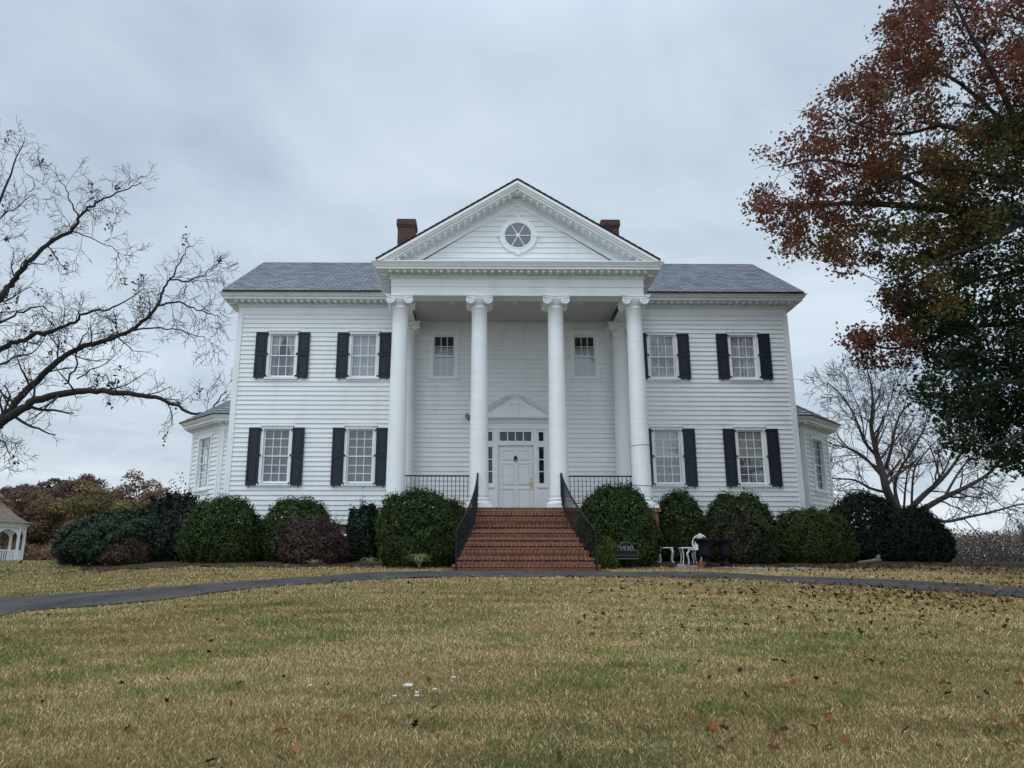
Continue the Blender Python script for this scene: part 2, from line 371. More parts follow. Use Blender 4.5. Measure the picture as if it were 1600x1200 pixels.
# ------------------------------------------------------------------ house
house = empty('house', (0, 0, 0), 'large white clapboard house with four columned portico and dark shutters', 'house')
W = 8.98; ZF = 1.685; ZS = 1.55; ZW = 8.20; DEEP = 7.4
F0 = Frame((0, 0), (1, 0), (0, -1))
FL = Frame((-W, 0), (0, 1), (-1, 0)); FRt = Frame((W, 0), (0, 1), (1, 0)); FB = Frame((0, DEEP), (1, 0), (0, 1))
def siding(mb, fr, ulim, z0, z1, ex=.150, openings=(), lap=.030, base=.0):
    n = max(1, round((z1-z0)/ex)); h = (z1-z0)/n
    for i in range(n):
        a, b = z0+i*h, z0+(i+1)*h
        cuts = sorted({a, b} | {z for q in openings for z in q[2:] if a < z < b})
        for c, d in zip(cuts[:-1], cuts[1:]):
            m = (c+d)/2; oc = base+lap*(b-c)/h+.003; od = base+lap*(b-d)/h+.003
            ub0, ub1 = ulim(c); ut0, ut1 = ulim(d)
            segs = [(0., 1.)]
            lo, hi = ulim(m); span = hi-lo
            if span < .02: continue
            for q in openings:
                if not (q[2] <= m <= q[3]): continue
                s0, s1 = (q[0]-lo)/span, (q[1]-lo)/span; new = []
                for p0, p1 in segs:
                    if s1 <= p0 or s0 >= p1: new.append((p0, p1)); continue
                    if s0 > p0: new.append((p0, s0))
                    if s1 < p1: new.append((s1, p1))
                segs = new
            for p0, p1 in segs:
                B0, B1 = ub0+(ub1-ub0)*p0, ub0+(ub1-ub0)*p1; T0, T1 = ut0+(ut1-ut0)*p0, ut0+(ut1-ut0)*p1
                mb.quad(fr.P(B0, oc, c), fr.P(B1, oc, c), fr.P(T1, od, d), fr.P(T0, od, d))
                if abs(c-a) < 1e-6: mb.quad(fr.P(B0, base, c), fr.P(B1, base, c), fr.P(B1, oc, c), fr.P(B0, oc, c))
WX = [-7.485, -4.845, 4.845, 7.485]
OPEN = []
for x in WX: OPEN += [(x-.45, x+.45, 6.03, 7.56), (x-.45, x+.45, 2.62, 4.42)]
CW = [-2.25, 2.32]
for x in CW: OPEN += [(x-.38, x+.38, 6.06, 7.53)]
OPEN.append((-1.06, 1.20, ZF-.05, 4.62))
mb = MB(); siding(mb, F0, lambda z: (-W, W), ZS, ZW, openings=OPEN); mb.build('wall', M['siding'], house)
# gable end walls and rear wall
def gab(z):
    if z < 8.7: return (0, DEEP)
    k = (11.2-z)/(11.2-8.7); c = DEEP/2; return (c-c*max(k, 0), c+c*max(k, 0))
for fr in (FL, FRt):
    mb = MB(); siding(mb, fr, gab, ZS, 11.2); mb.build('wall', M['siding'], house)
mb = MB(); siding(mb, FB, lambda z: (-W, W), ZS, 8.7); mb.build('wall', M['siding'], house)
for sx in (-1, 1):                                            # corner boards and water table
    for y0, y1, zt_ in ((-.045, .12, ZW+.02), (DEEP-.12, DEEP+.045, 8.6)):
        mb = MB(); mb.box(min(sx*(W-.13), sx*(W+.045)), max(sx*(W-.13), sx*(W+.045)), y0, y1, ZS-.02, zt_); mb.build('corner_board', M['trim'], house)
mb = MB(); mb.sweep([(-W, DEEP-.1), (-W, 0), (W, 0), (W, DEEP-.1)], [(.0, ZS-.14), (.035, ZS-.14), (.035, ZS), (.05, ZS), (.05, ZS+.03), (0, ZS+.04)]); mb.build('water_table', M['trim'], house)
mb = MB(); mb.box(-W+.03, W-.03, .03, DEEP-.03, -.6, ZS-.13); mb.build('foundation', M['brick'], house)
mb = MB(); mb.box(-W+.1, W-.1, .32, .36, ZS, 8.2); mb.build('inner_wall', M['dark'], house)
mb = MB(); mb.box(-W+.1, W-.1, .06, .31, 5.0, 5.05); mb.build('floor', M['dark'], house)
# foundation vents
for x in (-7.45, -4.95, 7.15):
    mb = MB(); mb.box(x-.32, x+.32, -.03, .03, .42, 1.16)
    v = mb.build('foundation_vent', M['dark'], house)
    m2 = MB()
    for k in range(6): z = .46+k*.12; m2.add([(x-.32, -.055, z), (x+.32, -.055, z), (x+.32, -.03, z+.075), (x-.32, -.03, z+.075)], [(0, 1, 2, 3)])
    for s in (-.34, .30): m2.box(x+s, x+s+.04, -.06, .0, .40, 1.18)
    m2.build('louver', M['trim'], v)

# ---- windows
def window(fr, uc, z0, z1, hw, rows, cols, kind, cas=.085, head=True, deep=.05, flat=False):
    mb = MB()
    o1 = .05
    for s in (-1, 1):
        a, b = uc+s*hw, uc+s*(hw+cas); mb.fbox(fr, min(a, b), max(a, b), -.10, o1, z0-.03, z1+.0)
    mb.fbox(fr, uc-hw-cas, uc+hw+cas, -.10, o1+.004, z1, z1+cas)
    if head: mb.fbox(fr, uc-hw-cas-.03, uc+hw+cas+.03, -.02, o1+.035, z1+cas, z1+cas+.035)
    w = mb.build('window', M['trim'], house)
    m2 = MB(); m2.fbox(fr, uc-hw-cas-.035, uc+hw+cas+.035, -.10, o1+.04, z0-.085, z0-.03)
    m2.fbox(fr, uc-hw-cas, uc+hw+cas, -.02, o1-.01, z0-.15, z0-.085); m2.build('window_sill', M['trim'], w)
    m3 = MB(); zm = (z0+z1)/2; fw = .045; mw = .020
    for (a, b, oo) in ((z0, zm+.02, -.055), (zm-.02, z1, -.03)):
        for s in (-1, 1): m3.fbox(fr, min(uc+s*hw, uc+s*(hw-fw)), max(uc+s*hw, uc+s*(hw-fw)), oo-.03, oo, a, b)
        m3.fbox(fr, uc-hw+fw, uc+hw-fw, oo-.03, oo, a, a+fw*(1.3 if a == z0 else .8)); m3.fbox(fr, uc-hw+fw, uc+hw-fw, oo-.03, oo, b-fw*.8, b)
        iw = 2*(hw-fw)
        for c in range(1, cols): u = uc-hw+fw+iw*c/cols; m3.fbox(fr, u-mw/2, u+mw/2, oo-.022, oo-.002, a+fw*.8, b-fw*.8)
        r = rows//2
        for c in range(1, r): z = a+fw+(b-a-2*fw)*c/r; m3.fbox(fr, uc-hw+fw, uc+hw-fw, oo-.021, oo-.004, z-mw/2, z+mw/2)
    m3.build('sash', M['trim'], w)
    m4 = MB(); m4.quad(fr.P(uc-hw+.02, -.074, z0+.02), fr.P(uc+hw-.02, -.074, z0+.02), fr.P(uc+hw-.02, -.074, zm), fr.P(uc-hw+.02, -.074, zm))
    m4.quad(fr.P(uc-hw+.02, -.046, zm), fr.P(uc+hw-.02, -.046, zm), fr.P(uc+hw-.02, -.046, z1-.02), fr.P(uc-hw+.02, -.046, z1-.02)); m4.build('pane', M['glass'], w)
    # what hangs behind the glass
    def drape(a, b, c, d, wob=.018, waves=9, pinch=None):
        m = MB(); nu, nz = 40, 8
        P = []
        for j in range(nz+1):
            z = c+(d-c)*j/nz
            aa, bb = a, b
            if pinch: aa, bb = pinch(j/nz, a, b)
            for i in range(nu+1):
                t = i/nu; P.append(fr.P(aa+(bb-aa)*t, -.15+wob*sin(t*waves*2*pi+.6*sin(j*.7)), z))
        m.add(P, [(j*(nu+1)+i, j*(nu+1)+i+1, (j+1)*(nu+1)+i+1, (j+1)*(nu+1)+i) for j in range(nz) for i in range(nu)])
        return m
    L_, R_ = uc-hw-.05, uc+hw+.05
    if kind == 'sheer': drape(L_, R_, z0-.05, z1+.05).build('curtain', M['curtain'], w)
    elif kind == 'tied':
        pl = lambda t, a, b: (a, a+(b-a)*(.45 if t < .45 else .45+.55*((t-.45)/.55)**1.2))
        pr = lambda t, a, b: (b-(b-a)*(.45 if t < .45 else .45+.55*((t-.45)/.55)**1.2), b)
        for s, pf in ((0, pl), (1, pr)): drape(L_ if s == 0 else uc-.02, uc+.02 if s == 0 else R_, z0-.05, z1+.05, pinch=pf, waves=5).build('curtain', M['curtain'], w)
        drape(L_, R_, z0-.05, z0+(z1-z0)*.48, .004, 3).build('shade_or_reflection', M['blind'], w)
    elif kind == 'blind': drape(L_, R_, z0-.05, z1+.05, .004, 2).build('shade_or_reflection', M['blind'], w)
    elif kind == 'cream':
        drape(L_, R_, zm-.1, z1+.05, .003, 2).build('shade_or_reflection', M['blind2'], w)
        drape(L_, R_, z0-.05, zm, .014, 7).build('curtain', M['blind'], w)
    elif kind == 'half_reflection':
        drape(L_, R_, z0-.05, zm+.33, .004, 2).build('shade_or_reflection', M['curtain'], w)  # pale panel added to stand for the sky reflected in the lower panes
    elif kind == 'side':
        drape(L_, uc-.08, z0-.05, z1+.05, .015, 4).build('curtain', M['blind'], w)
    return w
def shutter(fr, u0, u1, z0, z1, hinge_side):
    mb = MB(); fw = .055; zm = (z0+z1)/2+.02
    o0, o1 = .045, .085
    mb.fbox(fr, u0, u0+fw, o0, o1, z0, z1); mb.fbox(fr, u1-fw, u1, o0, o1, z0, z1)
    for a, b in ((z0, z0+.10), (zm-.05, zm+.05), (z1-.075, z1)): mb.fbox(fr, u0+fw, u1-fw, o0, o1-.002, a, b)
    mb.fbox(fr, u0+fw, u1-fw, o0, o1-.022, z0+.1, z1-.075)
    for a, b in ((z0+.13, zm-.08), (zm+.08, z1-.105)): mb.fbox(fr, u0+fw+.025, u1-fw-.025, o0, o1-.006, a, b)
    s = mb.build('shutter', M['shutter'], house)
    uh = u1 if hinge_side > 0 else u0
    for z in (z0+.05, zm, z1-.09):
        h = MB(); a = uh-.02 if hinge_side > 0 else uh-.055
        h.fbox(fr, a, a+.075, o1+.001, o1+.014, z, z+.035); h.tube([fr.P(uh+hinge_side*.04, o1, z-.03), fr.P(uh+hinge_side*.045, o1+.006, z+.03)], .016, 6); h.build('hinge', M['iron'], s)
    h = MB(); uo = u0+.11 if hinge_side > 0 else u1-.11
    h.tube([fr.P(uo, o1+.01, z0+.02), fr.P(uo+.012, o1+.02, z0-.03), fr.P(uo-.006, o1+.02, z0-.075)], [.014, .02, .008], 6); h.build('holdback', M['iron'], s)
def glassmat(name, refl, tint):
    m = bpy.data.materials.new(name); m.use_nodes = True; n = m.node_tree.nodes; l = m.node_tree.links
    for q in list(n): n.remove(q)
    o = n.new('ShaderNodeOutputMaterial'); t = n.new('ShaderNodeBsdfTransparent'); g = n.new('ShaderNodeBsdfGlossy'); x = n.new('ShaderNodeMixShader')
    t.inputs[0].default_value = (*tint, 1); g.inputs['Roughness'].default_value = .03; g.inputs[0].default_value = (.95, .97, 1, 1)
    lw = n.new('ShaderNodeLayerWeight'); lw.inputs[0].default_value = .35
    a = n.new('ShaderNodeMath'); a.operation = 'MULTIPLY_ADD'; l.new(lw.outputs['Fresnel'], a.inputs[0]); a.inputs[1].default_value = .28; a.inputs[2].default_value = refl; a.use_clamp = True
    bp = n.new('ShaderNodeBump'); bp.inputs['Strength'].default_value = .06; bp.inputs['Distance'].default_value = .02
    l.new(noise_node(n, l, 5, 2), bp.inputs['Height']); l.new(bp.outputs[0], g.inputs['Normal'])
    l.new(a.outputs[0], x.inputs[0]); l.new(t.outputs[0], x.inputs[1]); l.new(g.outputs[0], x.inputs[2]); l.new(x.outputs[0], o.inputs[0]); return m
M['glass'] = glassmat('window_glass', .10, (.85, .88, .90))
UP = ['tied', 'sheer', 'sheer', 'sheer']; LOW = ['blind', 'blind', 'cream', 'cream']
for x, ku, kl in zip(WX, UP, LOW):
    window(F0, x, 6.09, 7.53, .41, 4, 3, ku); window(F0, x, 2.68, 4.385, .41, 6, 3, kl)
    for z0, z1 in ((6.05, 7.58), (2.60, 4.425)):
        shutter(F0, x-.875, x-.505, z0, z1, 1); shutter(F0, x+.505, x+.875, z0, z1, -1)
for x in CW: window(F0, x, 6.10, 7.50, .35, 4, 3, 'half_reflection', cas=.12)

# ---- main cornice and roof
CPROF = [(.0, 8.20), (.028, 8.20), (.028, 8.42), (.055, 8.44), (.055, 8.56), (.11, 8.585), (.11, 8.60), (.43, 8.60), (.43, 8.665), (.46, 8.67), (.50, 8.70), (.50, 8.725), (.56, 8.79), (.56, 8.80), (.0, 8.80)]
def dentils(mb, path, outw, z0, z1, dep, wd, sp):
    for a, b in zip(path[:-1], path[1:]):
        a = np.array(a, float); b = np.array(b, float); ln = np.linalg.norm(b-a); d = (b-a)/ln; nrm = np.array([d[1], -d[0]])
        fr = Frame(a, d, nrm); n = int((ln+2*outw)/sp); st = -outw
        for i in range(n): u = st+(i+.5)*(ln+2*outw)/n; mb.fbox(fr, u-wd/2, u+wd/2, outw, outw+dep, z0, z1)
mainpath = [(-W, .9), (-W, 0), (W, 0), (W, .9)]
mb = MB(); mb.sweep(mainpath, CPROF)
dentils(mb, [(-W, 0), (W, 0)], .055, 8.455, 8.545, .045, .042, .075)
dentils(mb, [(-W, .9), (-W, 0), (W, 0), (W, .9)], .16, 8.535, 8.598, .20, .075, .213); mb.build('cornice', M['trim'], house)
YR = 3.7; ZR = 11.56; XE = 9.42; ZE = 8.79
def shingle_plane(mb, fn, nrow, lap=.014):
    """fn(s,t): s along the eave 0..1, t up the slope 0..1 -> point; stepped courses"""
    for i in range(nrow):
        t0, t1 = i/nrow, (i+1)/nrow
        a, b, c_, d = fn(0, t0), fn(1, t0), fn(1, t1), fn(0, t1)
        n = np.cross(np.array(b)-a, np.array(d)-a); n /= np.linalg.norm(n)+1e-9
        a2, b2 = a+n*lap, b+n*lap
        mb.add([a2, b2, c_+n*.001, d+n*.001, a, b], [(0, 1, 2, 3), (4, 5, 1, 0)])
A = lambda *p: np.array(p, float)
def slope_uv(eave_z, k):
    return lambda co: np.stack([co[:, 0], (co[:, 2]-eave_z)*k], 1)
mb = MB(); shingle_plane(mb, lambda s, t: A(-XE+2*XE*s, -.62+(YR+.62)*t, ZE+.03+(ZR-ZE)*t), 33)
kk = hypot(YR+.62, ZR-ZE)/(ZR-ZE)
roof = mb.build('roof', M['slate'], house, uvfn=slope_uv(ZE, kk))
mb = MB(); shingle_plane(mb, lambda s, t: A(XE-2*XE*s, 8.02-(8.02-YR)*t, ZE+.03+(ZR-ZE)*t), 33); mb.build('roof', M['slate'], house, uvfn=slope_uv(ZE, kk))
mb = MB()                                                     # roof deck edge
mb.prism([(-.61, ZE-.02), (YR, ZR-.02), (8.01, ZE-.02), (8.01, ZE+.015), (YR, ZR+.015), (-.61, ZE+.015)][::-1], lambda y, z: (-XE+.005, y, z), lambda y, z: (XE-.005, y, z)); mb.build('roof_edge', M['roofedge'], house)
for sx in (-1, 1):                                            # rake boards
    mb = MB(); mb.prism([(-.55, 8.765), (.1, 8.80), (YR, 11.27), (7.3, 8.80), (7.95, 8.765), (7.95, ZE-.015), (YR, ZR-.03), (-.55, ZE-.015)], lambda y, z: (sx*(W+.02), y, z), lambda y, z: (sx*(W+.38), y, z))
    mb.build('rake_board', M['trim'], house)

# ---- chimneys
for x in (-3.94, 3.94):
    mb = MB(); w = .33
    mb.box(x-w, x+w, 3.36, 4.0, 10.6, 13.060)
    ch = mb.build('chimney', M['chimney'], house)
    mb = MB()
    for k, (e_, z0, z1) in enumerate(((.025, 12.940, 13.010), (.05, 13.010, 13.090), (.045, 13.090, 13.220), (.02, 13.220, 13.260))): mb.box(x-w-e_, x+w+e_, 3.36-e_, 4.0+e_, z0, z1)
    mb.box(x-.2, x+.2, 3.5, 3.86, 13.260, 13.265); mb.build('chimney_cap', M['chimney'], ch)

# ---- portico
PX = 3.65; PY = -3.05; ZA = 7.76
porch_path = [(-PX, -.03), (-PX, PY), (PX, PY), (PX, -.03)]
EPROF = [(-.5, ZA), (.0, ZA), (.0, 8.02), (.022, 8.025), (.022, 8.04), (.01, 8.045), (.01, 8.25), (.03, 8.27), (.03, 8.36), (.075, 8.40), (.075, 8.415), (.42, 8.415), (.42, 8.475), (.46, 8.49), (.46, 8.505), (.53, 8.60), (.53, 8.63), (-.5, 8.66)]
mb = MB(); mb.sweep(porch_path, EPROF)
dentils(mb, porch_path, .03, 8.28, 8.355, .042, .04, .072)
dentils(mb, porch_path, .12, 8.35, 8.413, .22, .075, .205); ent = mb.build('entablature', M['trim'], house)
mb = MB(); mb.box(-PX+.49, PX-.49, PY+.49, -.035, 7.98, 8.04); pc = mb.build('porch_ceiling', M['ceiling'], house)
for x in (-1.95, 0, 1.95):
    mb = MB(); mb.lathe((x, -1.86, 7.955), [(.09, 0), (.095, .015), (.085, .024)], 16); mb.build('recessed_light', M['trim'], pc)
# pediment
RZ0, RZ1, RX = 8.64, 11.165, 4.06
th = atan2(RZ1-RZ0, RX); ct, st = cos(th), sin(th)
def rake_pt(sx, s, dpt, y):     # s along slope from the eave, dpt below roof surface
    x = -RX+s*ct+dpt*st; z = RZ0+s*st-dpt*ct
    return (sx*x, y, z)
SL = hypot(RX, RZ1-RZ0)
mb = MB(); T0 = tan(th)
def raking(mb, y0, y1, d0, d1):  # moulding course between two depths, mitred at the ridge and cut on the cornice
    for sx in (-1, 1):
        P = []
        for d in (d0, d1):
            # outer end: on horizontal z = 8.62 (top of cornice) ; ridge end x = 0
            s_end = SL-d*(st/ct)
            s0 = max(0., (8.60-RZ0+d*ct)/st)
            P.append((s0, s_end, d))
        q = [rake_pt(sx, P[0][0], d0, 0), rake_pt(sx, P[0][1], d0, 0), rake_pt(sx, P[1][1], d1, 0), rake_pt(sx, P[1][0], d1, 0)]
        poly = [(p[0], p[2]) for p in q]
        if sx < 0: poly = poly[::-1]
        mb.prism(poly, lambda x, z: (x, y0, z), lambda x, z: (x, y1, z))
raking(mb, -3.60, -2.6, .025, .10); raking(mb, -3.56, -2.6, .10, .155); raking(mb, -3.51, -2.6, .155, .22)
raking(mb, -3.10, -2.6, .22, .29); raking(mb, -3.075, -2.6, .29, .385); raking(mb, -3.045, -2.6, .385, .475)
m2 = mb
for sx in (-1, 1):
    n = 20
    for i in range(n):
        s = .35+(SL-.55)*i/(n-1)
        q = [rake_pt(sx, s+a, b, 0) for a, b in ((-.0375, .222), (.0375, .222), (.0375, .285), (-.0375, .285))]
        poly = [(p[0], p[2]) for p in q]
        mb.prism(poly, lambda x, z: (x, -3.45, z), lambda x, z: (x, -3.20, z))
    n = 54
    for i in range(n):
        s = .55+(SL-.80)*i/(n-1)
        q = [rake_pt(sx, s+a, b, 0) for a, b in ((-.02, .298), (.02, .298), (.02, .365), (-.02, .365))]
        m2.prism([(p[0], p[2]) for p in q], lambda x, z: (x, -3.118, z), lambda x, z: (x, -3.076, z))
ped = mb.build('pediment', M['trim'], house)
FT = Frame((0, -3.0), (1, 0), (0, -1))
tz1 = 10.62; tb = 8.60; tsl = (tz1-8.85)/2.72
mb = MB(); siding(mb, FT, lambda z: (-(tz1-z)/tsl-.02, (tz1-z)/tsl+.02), tb, tz1, ex=.165, openings=[(-.36, .42, 9.25, 10.03)])
mb.build('tympanum', M['siding'], ped)
# round window
cx, cz = .03, 9.64
rw = MB(); rw.lathe((cx, -3.02, cz), [(.40, 0.02), (.56, .02), (.56, -.045), (.54, -.06), (.44, -.06), (.43, -.075), (.395, -.075), (.385, -.03), (.38, .02)], 40, cap=False, axis='y')
for a in (0, 90, 180, 270):
    c_, s_ = cos(R(a)), sin(R(a))
    P = [(cx+c_*r-s_*t, cz+s_*r+c_*t) for r, t in ((.45, -.035), (.61, -.055), (.61, .055), (.45, .035))]
    rw.prism(P, lambda x, z: (x, -3.10, z), lambda x, z: (x, -3.0, z))
rwo = rw.build('round_window', M['trim'], house)
mb = MB()
for k in range(3):
    a = R(60*k); c_, s_ = cos(a), sin(a)
    P = [(cx+c_*r-s_*t, cz+s_*r+c_*t) for r, t in ((-.39, -.012), (.39, -.012), (.39, .012), (-.39, .012))]
    mb.prism(P, lambda x, z: (x, -3.06+.001*k, z), lambda x, z: (x, -3.04, z))
mb.lathe((cx, -3.04, cz), [(.055, .0), (.055, -.035), (.03, -.04)], 16, axis='y'); mb.build('sash', M['trim'], rwo)
mb = MB(); mb.lathe((cx, -3.036, cz), [(.39, 0), (.39, .004)], 40, axis='y'); mb.build('pane', glassmat('attic_glass', .16, (.25, .28, .32)), rwo)
mb = MB(); mb.box(cx-.45, cx+.45, -2.7, -2.68, cz-.45, cz+.45); mb.build('dark_room', M['dark'], rwo)
# portico roof
for sx in (-1, 1):
    mb = MB()
    yb = lambda t: -.62+(YR+.62)*max(0, (RZ0+(RZ1-RZ0)*t-ZE)/(ZR-ZE))
    f = (lambda s, t: A(-RX*(1-t), yb(t)*(1-s)+(-3.62)*s+(0 if s else .05), RZ0+.03+(RZ1-RZ0)*t)) if sx < 0 else (lambda s, t: A(RX*(1-t), -3.62*(1-s)+(yb(t)+.05)*s, RZ0+.03+(RZ1-RZ0)*t))
    shingle_plane(mb, f, 24)
    mb.build('roof', M['slate'], house, uvfn=lambda co: np.stack([co[:, 1], (co[:, 2]-RZ0)*SL/(RZ1-RZ0)], 1))
mb = MB(); mb.prism([(-RX, RZ0-.012), (0, RZ1-.012), (RX, RZ0-.012), (RX, RZ0+.02), (0, RZ1+.02), (-RX, RZ0+.02)], lambda x, z: (x, -3.61, z), lambda x, z: (x, -.3, z)); mb.build('roof_edge', M['roofedge'], house)

# ---- columns
def spiral(c, R0, turns, y, sgn, tilt):
    P = []; n = 34
    for i in range(n):
        t = i/(n-1); a = pi/2+sgn*turns*2*pi*t; r = R0*(1-.86*t)
        P.append((r*cos(a), r*sin(a)))
    return P
def column(x, y, seams=False, peel=False):
    z0 = ZF; k = 1.0
    mb = MB()
    mb.lathe((x, y, 0), [(.272, z0+.27), (.268, z0+.36), (.262, 3.0), (.250, 4.4), (.238, 5.6), (.226, 6.7), (.222, 7.40), (.240, 7.415), (.240, 7.445), (.215, 7.455), (.215, 7.50)], 40)
    c_ = mb.build('column', M['column'], house, smooth=False)
    me = c_.data; me.polygons.foreach_set('use_smooth', [len(p.vertices) == 4 for p in me.polygons])
    mb = MB(); mb.box(x-.365, x+.365, y-.365, y+.365, z0+.002, z0+.085)
    mb.lathe((x, y, z0), [(.34, .085), (.36, .10), (.365, .125), (.355, .155), (.325, .168), (.305, .175), (.295, .195), (.305, .212), (.322, .222), (.328, .24), (.318, .258), (.285, .265), (.272, .275)], 36)
    bs = mb.build('column_base', M['trim'], c_)
    cap = MB(); za = ZA
    # abacus with concave sides
    H = .425; N_ = 9; P = []
    for s in range(4):
        for i in range(N_-1):
            t = -1+2*i/(N_-1); a, b = t*H, -(H-.10*(1-t*t))
            c2, s2 = cos(s*pi/2), sin(s*pi/2); P.append((a*c2-b*s2, a*s2+b*c2))
    cap.prism(P, lambda a, b: (x+a, y+b, za-.035), lambda a, b: (x+a, y+b, za-.004))
    cap.prism([(a*.93, b*.93) for a, b in P], lambda a, b: (x+a, y+b, za-.075), lambda a, b: (x+a, y+b, za-.036))
    cap.lathe((x, y, 0), [(.215, 7.46), (.235, 7.49), (.28, 7.54), (.30, 7.58), (.29, 7.62), (.27, 7.685)], 28)
    zc_ = za-.155
    for sx in (-1, 1):
        # bolster joining the front and rear scroll
        cap.lathe((x+sx*.255, y, zc_), [(.125, -.33), (.10, -.22), (.075, 0), (.10, .22), (.125, .33)], 16, axis='y')
        for sy in (-1, 1):
            yy = y+sy*.33; fc = yy+sy*.005
            cap.lathe((x+sx*.255, yy-sy*.03, zc_), [(.128, -.02), (.128, .02)], 24, axis='y')
            sp = spiral(None, .128, 2.1, 0, -sx, 0)
            cap.tube([(x+sx*.255+a, fc, zc_+b) for a, b in sp], [.027*(1-.55*i/33) for i in range(34)], 6)
            cap.lathe((x+sx*.255, fc, zc_), [(.03, -.015), (.032, .0), (.02, .018)] if sy > 0 else [(.03, .015), (.032, 0), (.02, -.018)], 10, axis='y')
    for sy in (-1, 1):          # egg course between the scrolls
        yy = y+sy*.30
        cap.tube([(x-.25, yy, za-.085), (x, yy, za-.105), (x+.25, yy, za-.085)], .022, 6)
        for q in (-.1, -.03, .04, .11): cap.lathe((x+q-.005, yy, za-.15), [(.012, -.03), (.028, 0), (.012, .03)], 8)
    for sx in (-1, 1):
        for q in (-.12, 0, .12): cap.lathe((x+sx*.30, y+q, za-.15), [(.012, -.035), (.03, 0), (.012, .035)], 8)
    cap.build('capital', M['column'], c_, smooth=False)
    if seams:
        for z, tl in ((3.42, .014), (2.30, -.01)):
            mb = MB(); r = .262 if z > 3 else .270
            mb.tube([(x+(r+.001)*cos(a), y+(r+.001)*sin(a), z+tl*cos(a)) for a in np.linspace(0, 2*pi, 41)], .007, 5); mb.build('seam', M['peel'], c_)
    if peel:
        rr = random.Random(int(x*100)+5)
        mb = MB()
        for k in range(16):
            a = rr.uniform(-2.6, -.6); z = z0+rr.uniform(.09, .34); r = .365 if z < z0+.16 else (.325 if z < z0+.27 else .2725)
            w_, h_ = rr.uniform(.012, .05), rr.uniform(.008, .05); q = []
            for j in range(6):
                b = j*pi/3; aa = a+w_*cos(b)*rr.uniform(.6, 1.2)/r; q.append((x+(r+.004)*cos(aa), y+(r+.004)*sin(aa), z+h_*sin(b)*rr.uniform(.6, 1.2)))
            mb.add(q, [tuple(range(6))])
        mb.build('peeling_paint', M['peel'], bs)
for i, x in enumerate((-3.395, -1.10, 1.11, 3.395)): column(x, -2.79, seams=(i == 3), peel=(i in (0, 3)))
for x in (-3.39, 3.39): column(x, -.36)

# ---- porch floor and brick base
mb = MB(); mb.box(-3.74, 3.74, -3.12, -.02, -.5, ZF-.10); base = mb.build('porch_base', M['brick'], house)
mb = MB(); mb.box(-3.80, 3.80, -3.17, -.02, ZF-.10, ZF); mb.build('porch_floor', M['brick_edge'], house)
# ---- steps
RISE = ZF/10; RUN = .30; Y_TOP = -3.17
def hw_at(t): return 1.13+.53*t**1.8
steps = empty('brick_stairs'); steps.parent = house
mb1 = MB(); mb2 = MB()
for k in range(1, 10):           # k risers below the floor
    z = ZF-RISE*k; y0 = Y_TOP-RUN*k; t0, t1 = k/9.6, (k-1)/9.6
    def slab(mb, ya, yb_2, za, zb, ex):
        a, b = hw_at(min(1, (Y_TOP-ya)/(RUN*9.6)))+ex, hw_at(min(1, max(0, (Y_TOP-yb_2)/(RUN*9.6))))+ex
        mb.add([(-a, ya, za), (a, ya, za), (b, yb_2, za), (-b, yb_2, za), (-a, ya, zb), (a, ya, zb), (b, yb_2, zb), (-b, yb_2, zb)],
               [(0, 3, 2, 1), (4, 5, 6, 7), (0, 1, 5, 4), (1, 2, 6, 5), (2, 3, 7, 6), (3, 0, 4, 7)])
    slab(mb1, y0, Y_TOP+.05, z-RISE, z-.066, .10)
    slab(mb2, y0-.028, y0+RUN-.001, z-.064, z, .10)
slab(mb2, Y_TOP-RUN*9-.16, Y_TOP-RUN*8.9, -.35, .035, .16)
mb1.box(-1.1, 1.1, Y_TOP+.0, Y_TOP+.04, ZF-RISE, ZF-.1)
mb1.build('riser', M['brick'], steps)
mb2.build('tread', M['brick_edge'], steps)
# ---- stair railings
def catmull(P, n):
    P = [np.array(p, float) for p in P]; Q = [P[0]]+P+[P[-1]]; o_ = []
    for i in range(1, len(Q)-2):
        for t in np.linspace(0, 1, n, endpoint=False):
            a, b, c_, d = Q[i-1], Q[i], Q[i+1], Q[i+2]
            o_.append(.5*((2*b)+(c_-a)*t+(2*a-5*b+4*c_-d)*t*t+(3*b-a-3*c_+d)*t**3))
    o_.append(P[-1]); return o_
for sx in (-1, 1):
    rail = MB()
    ys = np.linspace(-3.05, -5.90, 40)
    base_pts = []
    for y in ys:
        t = max(0, (Y_TOP-y)/(RUN*9.6)); xx = hw_at(min(1, t))+.005 if t > 0 else 1.135
        zz = ZF-(max(0, Y_TOP-y)/RUN)*RISE; base_pts.append((sx*xx, y, max(zz, .05)))
    top_pts = [(p[0], p[1], p[2]+.90-.12*i/39+(.03*(1-i/39))) for i, p in enumerate(base_pts)]
    rail.tube(top_pts, .024, 8)
    rail.tube([(p[0], p[1], p[2]+.10) for p in base_pts], .012, 6)
    r_o = rail.build('stair_railing', M['iron'], house)
    for i in range(0, 40, 1):
        b, t_ = base_pts[i], top_pts[i]
        if i in (0, 39):
            q = MB(); q.box(b[0]-.018, b[0]+.018, b[1]-.018, b[1]+.018, b[2]-.12, t_[2]); q.build('newel_post', M['iron'], r_o)
        else:
            q = MB(); q.tube([(b[0], b[1], b[2]+.10), (t_[0], t_[1], t_[2])], .0068, 5); q.build('baluster', M['iron'], r_o)
